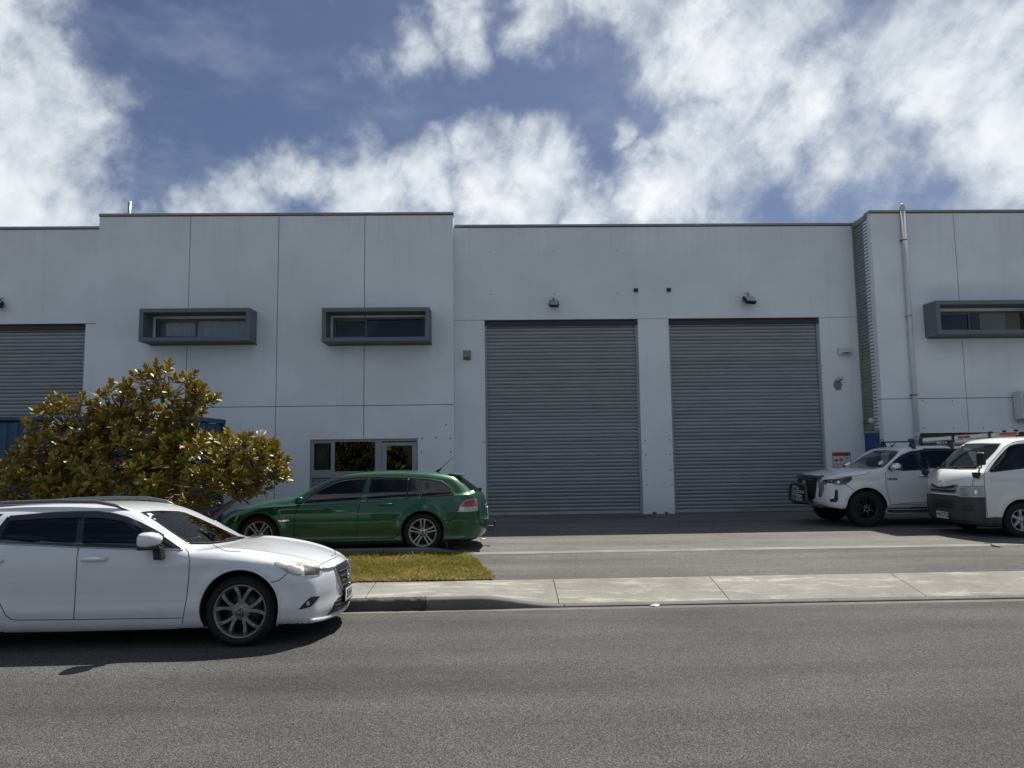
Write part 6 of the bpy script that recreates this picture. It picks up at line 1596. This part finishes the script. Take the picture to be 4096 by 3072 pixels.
car.finish('paint_van', {'front_bumper': (lambda C, Nn: (C[:, 2] < .765) & (C[:, 0] > .66), 'bumper_black'), 'sill': (lambda C, Nn: (C[:, 2] < .385) & (C[:, 1] > .3), 'bumper_black'), 'sill ': (lambda C, Nn: (C[:, 2] < .385) & (C[:, 1] < -.3), 'bumper_black')}, lin_z=1.0)
car.cabin(.36, 1.20, .62, [(-.30, (-.40, .36), .70), (-1.25, (-.40, .0, .40), .70)], -.38, .70, -3.4, steer=(.08, .04), dd=.20)
R_ = .325
w0, yf_ = wheel(car, 0, .735, R_, .205, .20, 'cover', 1, rot=.3, rimmat='cover_silver')
copy_wheel(w0, car, -2.57, .735, 1, .5); copy_wheel(w0, car, 0, -.735, -1, .3); copy_wheel(w0, car, -2.57, -.735, -1, .9)
# ================================================================== MAGNOLIA TREE
R7 = random.Random(11)
def two_tone(name, lo, hi, rough, trans):
    m, T, b = new_mat(name); p = pos(T)
    n = T.noise(p, 7.0, 3, 0.7); n2 = T.noise(p, 40.0, 2, 0.5)
    c = T.mix(T.sstep(T.math('ADD', T.math('MULTIPLY', n, .7), T.math('MULTIPLY', n2, .3)), .36, .64), lo, hi)
    T.put(b.inputs['Base Color'], c); b.inputs['Roughness'].default_value = rough; b.inputs['Specular IOR Level'].default_value = .55
    tr = T.new('ShaderNodeBsdfTranslucent'); T.put(tr.inputs[0], T.mix(1.0, c, (1.5, 1.35, .7), 'MULTIPLY'))
    mx = T.new('ShaderNodeMixShader'); mx.inputs[0].default_value = trans
    o_ = [k for k in T.n if k.type == 'OUTPUT_MATERIAL'][0]
    T.l.new(b.outputs[0], mx.inputs[1]); T.l.new(tr.outputs[0], mx.inputs[2]); T.l.new(mx.outputs[0], o_.inputs[0])
    return m
two_tone('leaf_top', (0.12, 0.140, 0.020), (0.40, 0.345, 0.050), .38, .34)
two_tone('leaf_under', (0.17, 0.145, 0.028), (0.42, 0.26, 0.050), .6, .34)
plain('bark', (0.13, 0.115, 0.095), .85, var=.3, vscale=25)
plain('petal', (0.75, 0.72, 0.62), .5)
TB = Vector((-5.25, 11.35, .10))
tree = thing('magnolia_tree', 'broad leafy magnolia tree with olive green and rusty brown leaves', 'tree', TB)
ELL = [((-5.45, 11.5, 1.50), (1.75, 1.15, .80)), ((-4.25, 11.4, 1.72), (.98, .80, .50)), ((-6.88, 11.5, 1.55), (.72, .85, .66)), ((-6.72, 11.5, 2.36), (.58, .6, .46)),
       ((-5.25, 11.5, 2.82), (.60, .55, .52)), ((-5.92, 11.5, 2.60), (.48, .5, .42)), ((-4.72, 11.5, 2.72), (.34, .34, .22)), ((-3.66, 11.35, 1.52), (.42, .45, .28)), ((-5.5, 11.4, 2.1), (1.0, .8, .5))]
def inside(p, sc=1.0):
    return any(sum(((p[i] - c[i]) / (r[i] * sc)) ** 2 for i in range(3)) < 1 for c, r in ELL)
# skeleton: stems from the base to each lump, as polylines
stems = []; nodes = []
for c, r in ELL:
    e = Vector(c) + Vector((0, 0, -.05)); a = TB + Vector((R7.uniform(-.08, .08), R7.uniform(-.06, .06), 0))
    k1 = a.lerp(e, .35) + Vector((R7.uniform(-.1, .1), R7.uniform(-.1, .1), (.16 if e.z > 2 else .02))); k2 = a.lerp(e, .72) + Vector((R7.uniform(-.12, .12), R7.uniform(-.12, .12), .02))
    pl_ = []
    for i in range(13):
        t = i / 12; p = a * (1 - t) ** 3 + k1 * 3 * t * (1 - t) ** 2 + k2 * 3 * t * t * (1 - t) + e * t ** 3; pl_.append(p)
    stems.append(pl_); nodes += [(p, .045 * (1 - i / 12) + .012) for i, p in enumerate(pl_) if i > 3]
tk = MB()
for pl_ in stems: tk.tube([p - TB for p in pl_], [.052 * (1 - i / 12) ** .8 + .011 for i in range(13)], 8)
tko = tk.build('trunk', G_['bark'], tree)
# one long low branch reaching over the green car
lb_ = [TB + Vector(q) for q in ((0, 0, .75), (.5, .02, .82), (1.0, .0, .93), (1.5, -.02, 1.18), (1.8, .0, 1.35))]
MB().tube([p - TB for p in lb_], [.03, .026, .022, .016, .010], 8).build('branch', G_['bark'], tree); nodes += [(p, .02) for p in lb_[2:]]
tips = []
tries = 0
while len(tips) < 1050 and tries < 90000:
    tries += 1
    c, r = R7.choices(ELL, [e[1][0] * e[1][2] for e in ELL])[0]
    d = Vector((R7.gauss(0, 1), R7.gauss(0, 1), R7.gauss(0, 1))).normalized(); q = R7.uniform(.55, 1.02) ** .5 if R7.random() < .85 else R7.random()
    p = Vector((c[0] + d.x * r[0] * q, c[1] + d.y * r[1] * q, c[2] + d.z * r[2] * q))
    if p.x > -4.95 and p.z < 1.22 + .25 * math.sin(p.x * 7): continue
    if p.z < .75 or inside(p, .72) and R7.random() < .6: continue
    # open pockets in the crown
    if math.sin(p.x * 5.3 + p.z * 3.1) * math.cos(p.z * 6.1 - p.y * 2.2) > .57: continue
    if p.z > 2.15 and R7.random() < .35: continue
    if any((p - t_[0]).length < .088 for t_ in tips): continue
    tips.append((p, d))
tw = MB(); leaves = []
for p, d in tips:
    nd, rad = min(nodes, key=lambda n_: (n_[0] - p).length + max(0, n_[0].z - p.z) * .8)
    up = Vector((0, 0, 1)); mid = nd.lerp(p, .55) + Vector((R7.uniform(-.05, .05), R7.uniform(-.05, .05), -.04))
    tw.tube([nd - TB, nd.lerp(mid, .5) - TB, mid - TB, mid.lerp(p, .6) - TB, p - TB], [min(rad, .013), .011, .009, .007, .005], 5)
    ax = (d * .55 + Vector((0, 0, .75)) + Vector((R7.gauss(0, .2), R7.gauss(0, .2), R7.gauss(0, .15)))).normalized()
    u = ax.orthogonal().normalized(); v = ax.cross(u); n_l = R7.randint(9, 14); ph = R7.uniform(0, 6.28)
    for k in range(n_l):
        t = k / n_l; a = ph + k * 2.4
        spread = .25 + 1.25 * t                       # inner leaves upright, outer ones flat or drooping
        dirn = (ax * cos(spread) + (u * cos(a) + v * sin(a)) * sin(spread)).normalized()
        dirn = (dirn + Vector((0, 0, -.22 * t))).normalized()
        L = R7.uniform(.095, .165) * (.8 + .35 * t); base = p - ax * (.10 * t)
        nrm = (ax - dirn * ax.dot(dirn)); nrm = nrm.normalized() if nrm.length > .05 else dirn.orthogonal().normalized()
        nrm = (Matrix.Rotation(R7.gauss(0, .35), 3, dirn) @ nrm).normalized()
        side = nrm.cross(dirn).normalized()
        leaves.append((base, dirn, side, nrm, L))
o = tw.build('twigs', G_['bark'], tree); o['kind'] = 'stuff'
# leaf: two skins, fold along the midrib, tip bent down
LV = [(0, 0, 0), (.22, .15, .03), (.55, .215, .045), (.84, .13, .01), (1, 0, -.06), (.84, -.13, .01), (.55, -.215, .045), (.22, -.15, .03), (.3, 0, .0), (.62, 0, -.005)]
LF = [(0, 8, 1), (8, 9, 2, 1), (9, 4, 3), (9, 3, 2), (0, 7, 8), (8, 7, 6, 9), (9, 5, 4), (9, 6, 5)]
def leaf_arrays(base, dirn, side, nrm, L):
    B = np.array([dirn, side, nrm]); P = np.array(LV) * L; P[:, 1] *= 1.0
    top = P @ B + np.array(base); bot = (P + np.array([0, 0, -.0016])) @ B + np.array(base); return top, bot
order = sorted(range(len(leaves)), key=lambda i: (leaves[i][0].y - .25 * leaves[i][0].z) + (0 if abs(leaves[i][3].y) > .3 else 2))
single = set(order[:300])
vs, fs, mi = [], [], []
for i, lf in enumerate(leaves):
    if i in single: continue
    t_, b_ = leaf_arrays(lf[0] - TB, *lf[1:]); n0 = len(vs); vs += t_.tolist() + b_.tolist()
    fs += [tuple(n0 + k for k in f[::-1]) for f in LF] + [tuple(n0 + 10 + k for k in f) for f in LF]; mi += [0] * 8 + [1] * 8
me = bpy.data.meshes.new('foliage'); me.from_pydata(vs, [], fs); me.materials.append(G_['leaf_top']); me.materials.append(G_['leaf_under']); me.polygons.foreach_set('material_index', mi)
me.polygons.foreach_set('use_smooth', [True] * len(fs)); fo = link_mesh('foliage', me, tree); fo['kind'] = 'stuff'
t_, b_ = leaf_arrays(Vector(), Vector((1, 0, 0)), Vector((0, 1, 0)), Vector((0, 0, 1)), 1.0); b_ = b_ * 1.0; b_[:, 2] -= .011
ml = bpy.data.meshes.new('leaf'); ml.from_pydata(t_.tolist() + b_.tolist(), [], [tuple(f[::-1]) for f in LF] + [tuple(10 + k for k in f) for f in LF]); ml.materials.append(G_['leaf_top']); ml.materials.append(G_['leaf_under'])
ml.polygons.foreach_set('material_index', [0] * 8 + [1] * 8); ml.polygons.foreach_set('use_smooth', [True] * 16)
for i in order[:300]:
    base, dirn, side, nrm, L = leaves[i]
    o = link_mesh('leaf', ml, tree)
    o.matrix_local = Matrix.Translation(base - TB) @ Matrix((dirn, side, nrm)).transposed().to_4x4() @ Matrix.Scale(L, 4)
# one white bloom
fl = MB(); fc = ony(1045, 1742, 11.0) - TB
for k in range(7):
    a = 2 * pi * k / 7; M = Matrix.Translation(fc) @ Matrix.Rotation(a, 4, 'Z') @ Matrix.Rotation(-.75 + (k % 2) * .3, 4, 'Y')
    fl.add([(0, 0, 0), (.04, .03, .0), (.085, .03, .015), (.11, 0, .03), (.085, -.03, .015), (.04, -.03, 0)], [tuple(range(6))], True, M)
fl.build('flower', G_['petal'], tree)

# ================================================================== SMALL THINGS
def litter(px, py, z, label, r=.06, seed=1):
    p = onz(px, py, z); rr = random.Random(seed); b = MB()
    pts = [Vector((r * cos(a) * rr.uniform(.7, 1.2), r * .55 * sin(a) * rr.uniform(.7, 1.2), rr.uniform(.002, .02))) for a in lin(0, 2 * pi, 9)[:-1]]
    c = Vector((0, 0, .022)); vs = [c] + pts + [Vector((q.x * .96, q.y * .96, .0)) for q in pts]
    n = len(pts); b.add(vs, [(0, 1 + k, 1 + (k + 1) % n) for k in range(n)] + [(1 + k, 1 + n + k, 1 + n + (k + 1) % n, 1 + (k + 1) % n) for k in range(n)])
    o = b.build('litter', G_['paper_white'], None, (p.x, p.y, z)); return tag(o, label, 'litter')
litter(1936, 2158, YG, 'scrap of white litter on the yard behind the tow bar', .075, 3)
litter(2620, 2424, -.083, 'crumpled white litter lying in the street gutter', .06, 5)
def weed(p, h, n, label, seed, wd=.006):
    rr = random.Random(seed); b = MB()
    for k in range(n):
        a = rr.uniform(0, 6.28); l = h * rr.uniform(.5, 1.1); s_ = rr.uniform(.3, .9); c, q = cos(a), sin(a); x, y = rr.uniform(-.05, .05), rr.uniform(-.02, .02)
        pts = [(x - q * wd, y + c * wd, 0), (x + q * wd, y - c * wd, 0), (x + c * l * s_ * .5 + q * wd, y + q * l * s_ * .5 - c * wd, l * .7), (x + c * l * s_, y + q * l * s_, l)]
        b.add(pts, [(0, 1, 2), (0, 2, 3)])
    o = b.build('weed', G_['weed_green'], None, p); return tag(o, label, 'weed')
plain('weed_green', (0.10, 0.105, 0.03), .7, var=.4, vscale=30)
p = onz(1693, 2442, -.085); weed((p.x, 9.025, -.087), .075, 46, 'small dry weed growing at the foot of the street kerb', 2)
for i, px in enumerate((2617, 2667)):
    p = ony(px, 2056, YD - .02); weed((p.x, YD - .03, YG), .07, 30, 'tiny weed at the base of the pillar ' + ('nearer the office block' if i == 0 else 'nearer the hazard sign'), 8 + i)
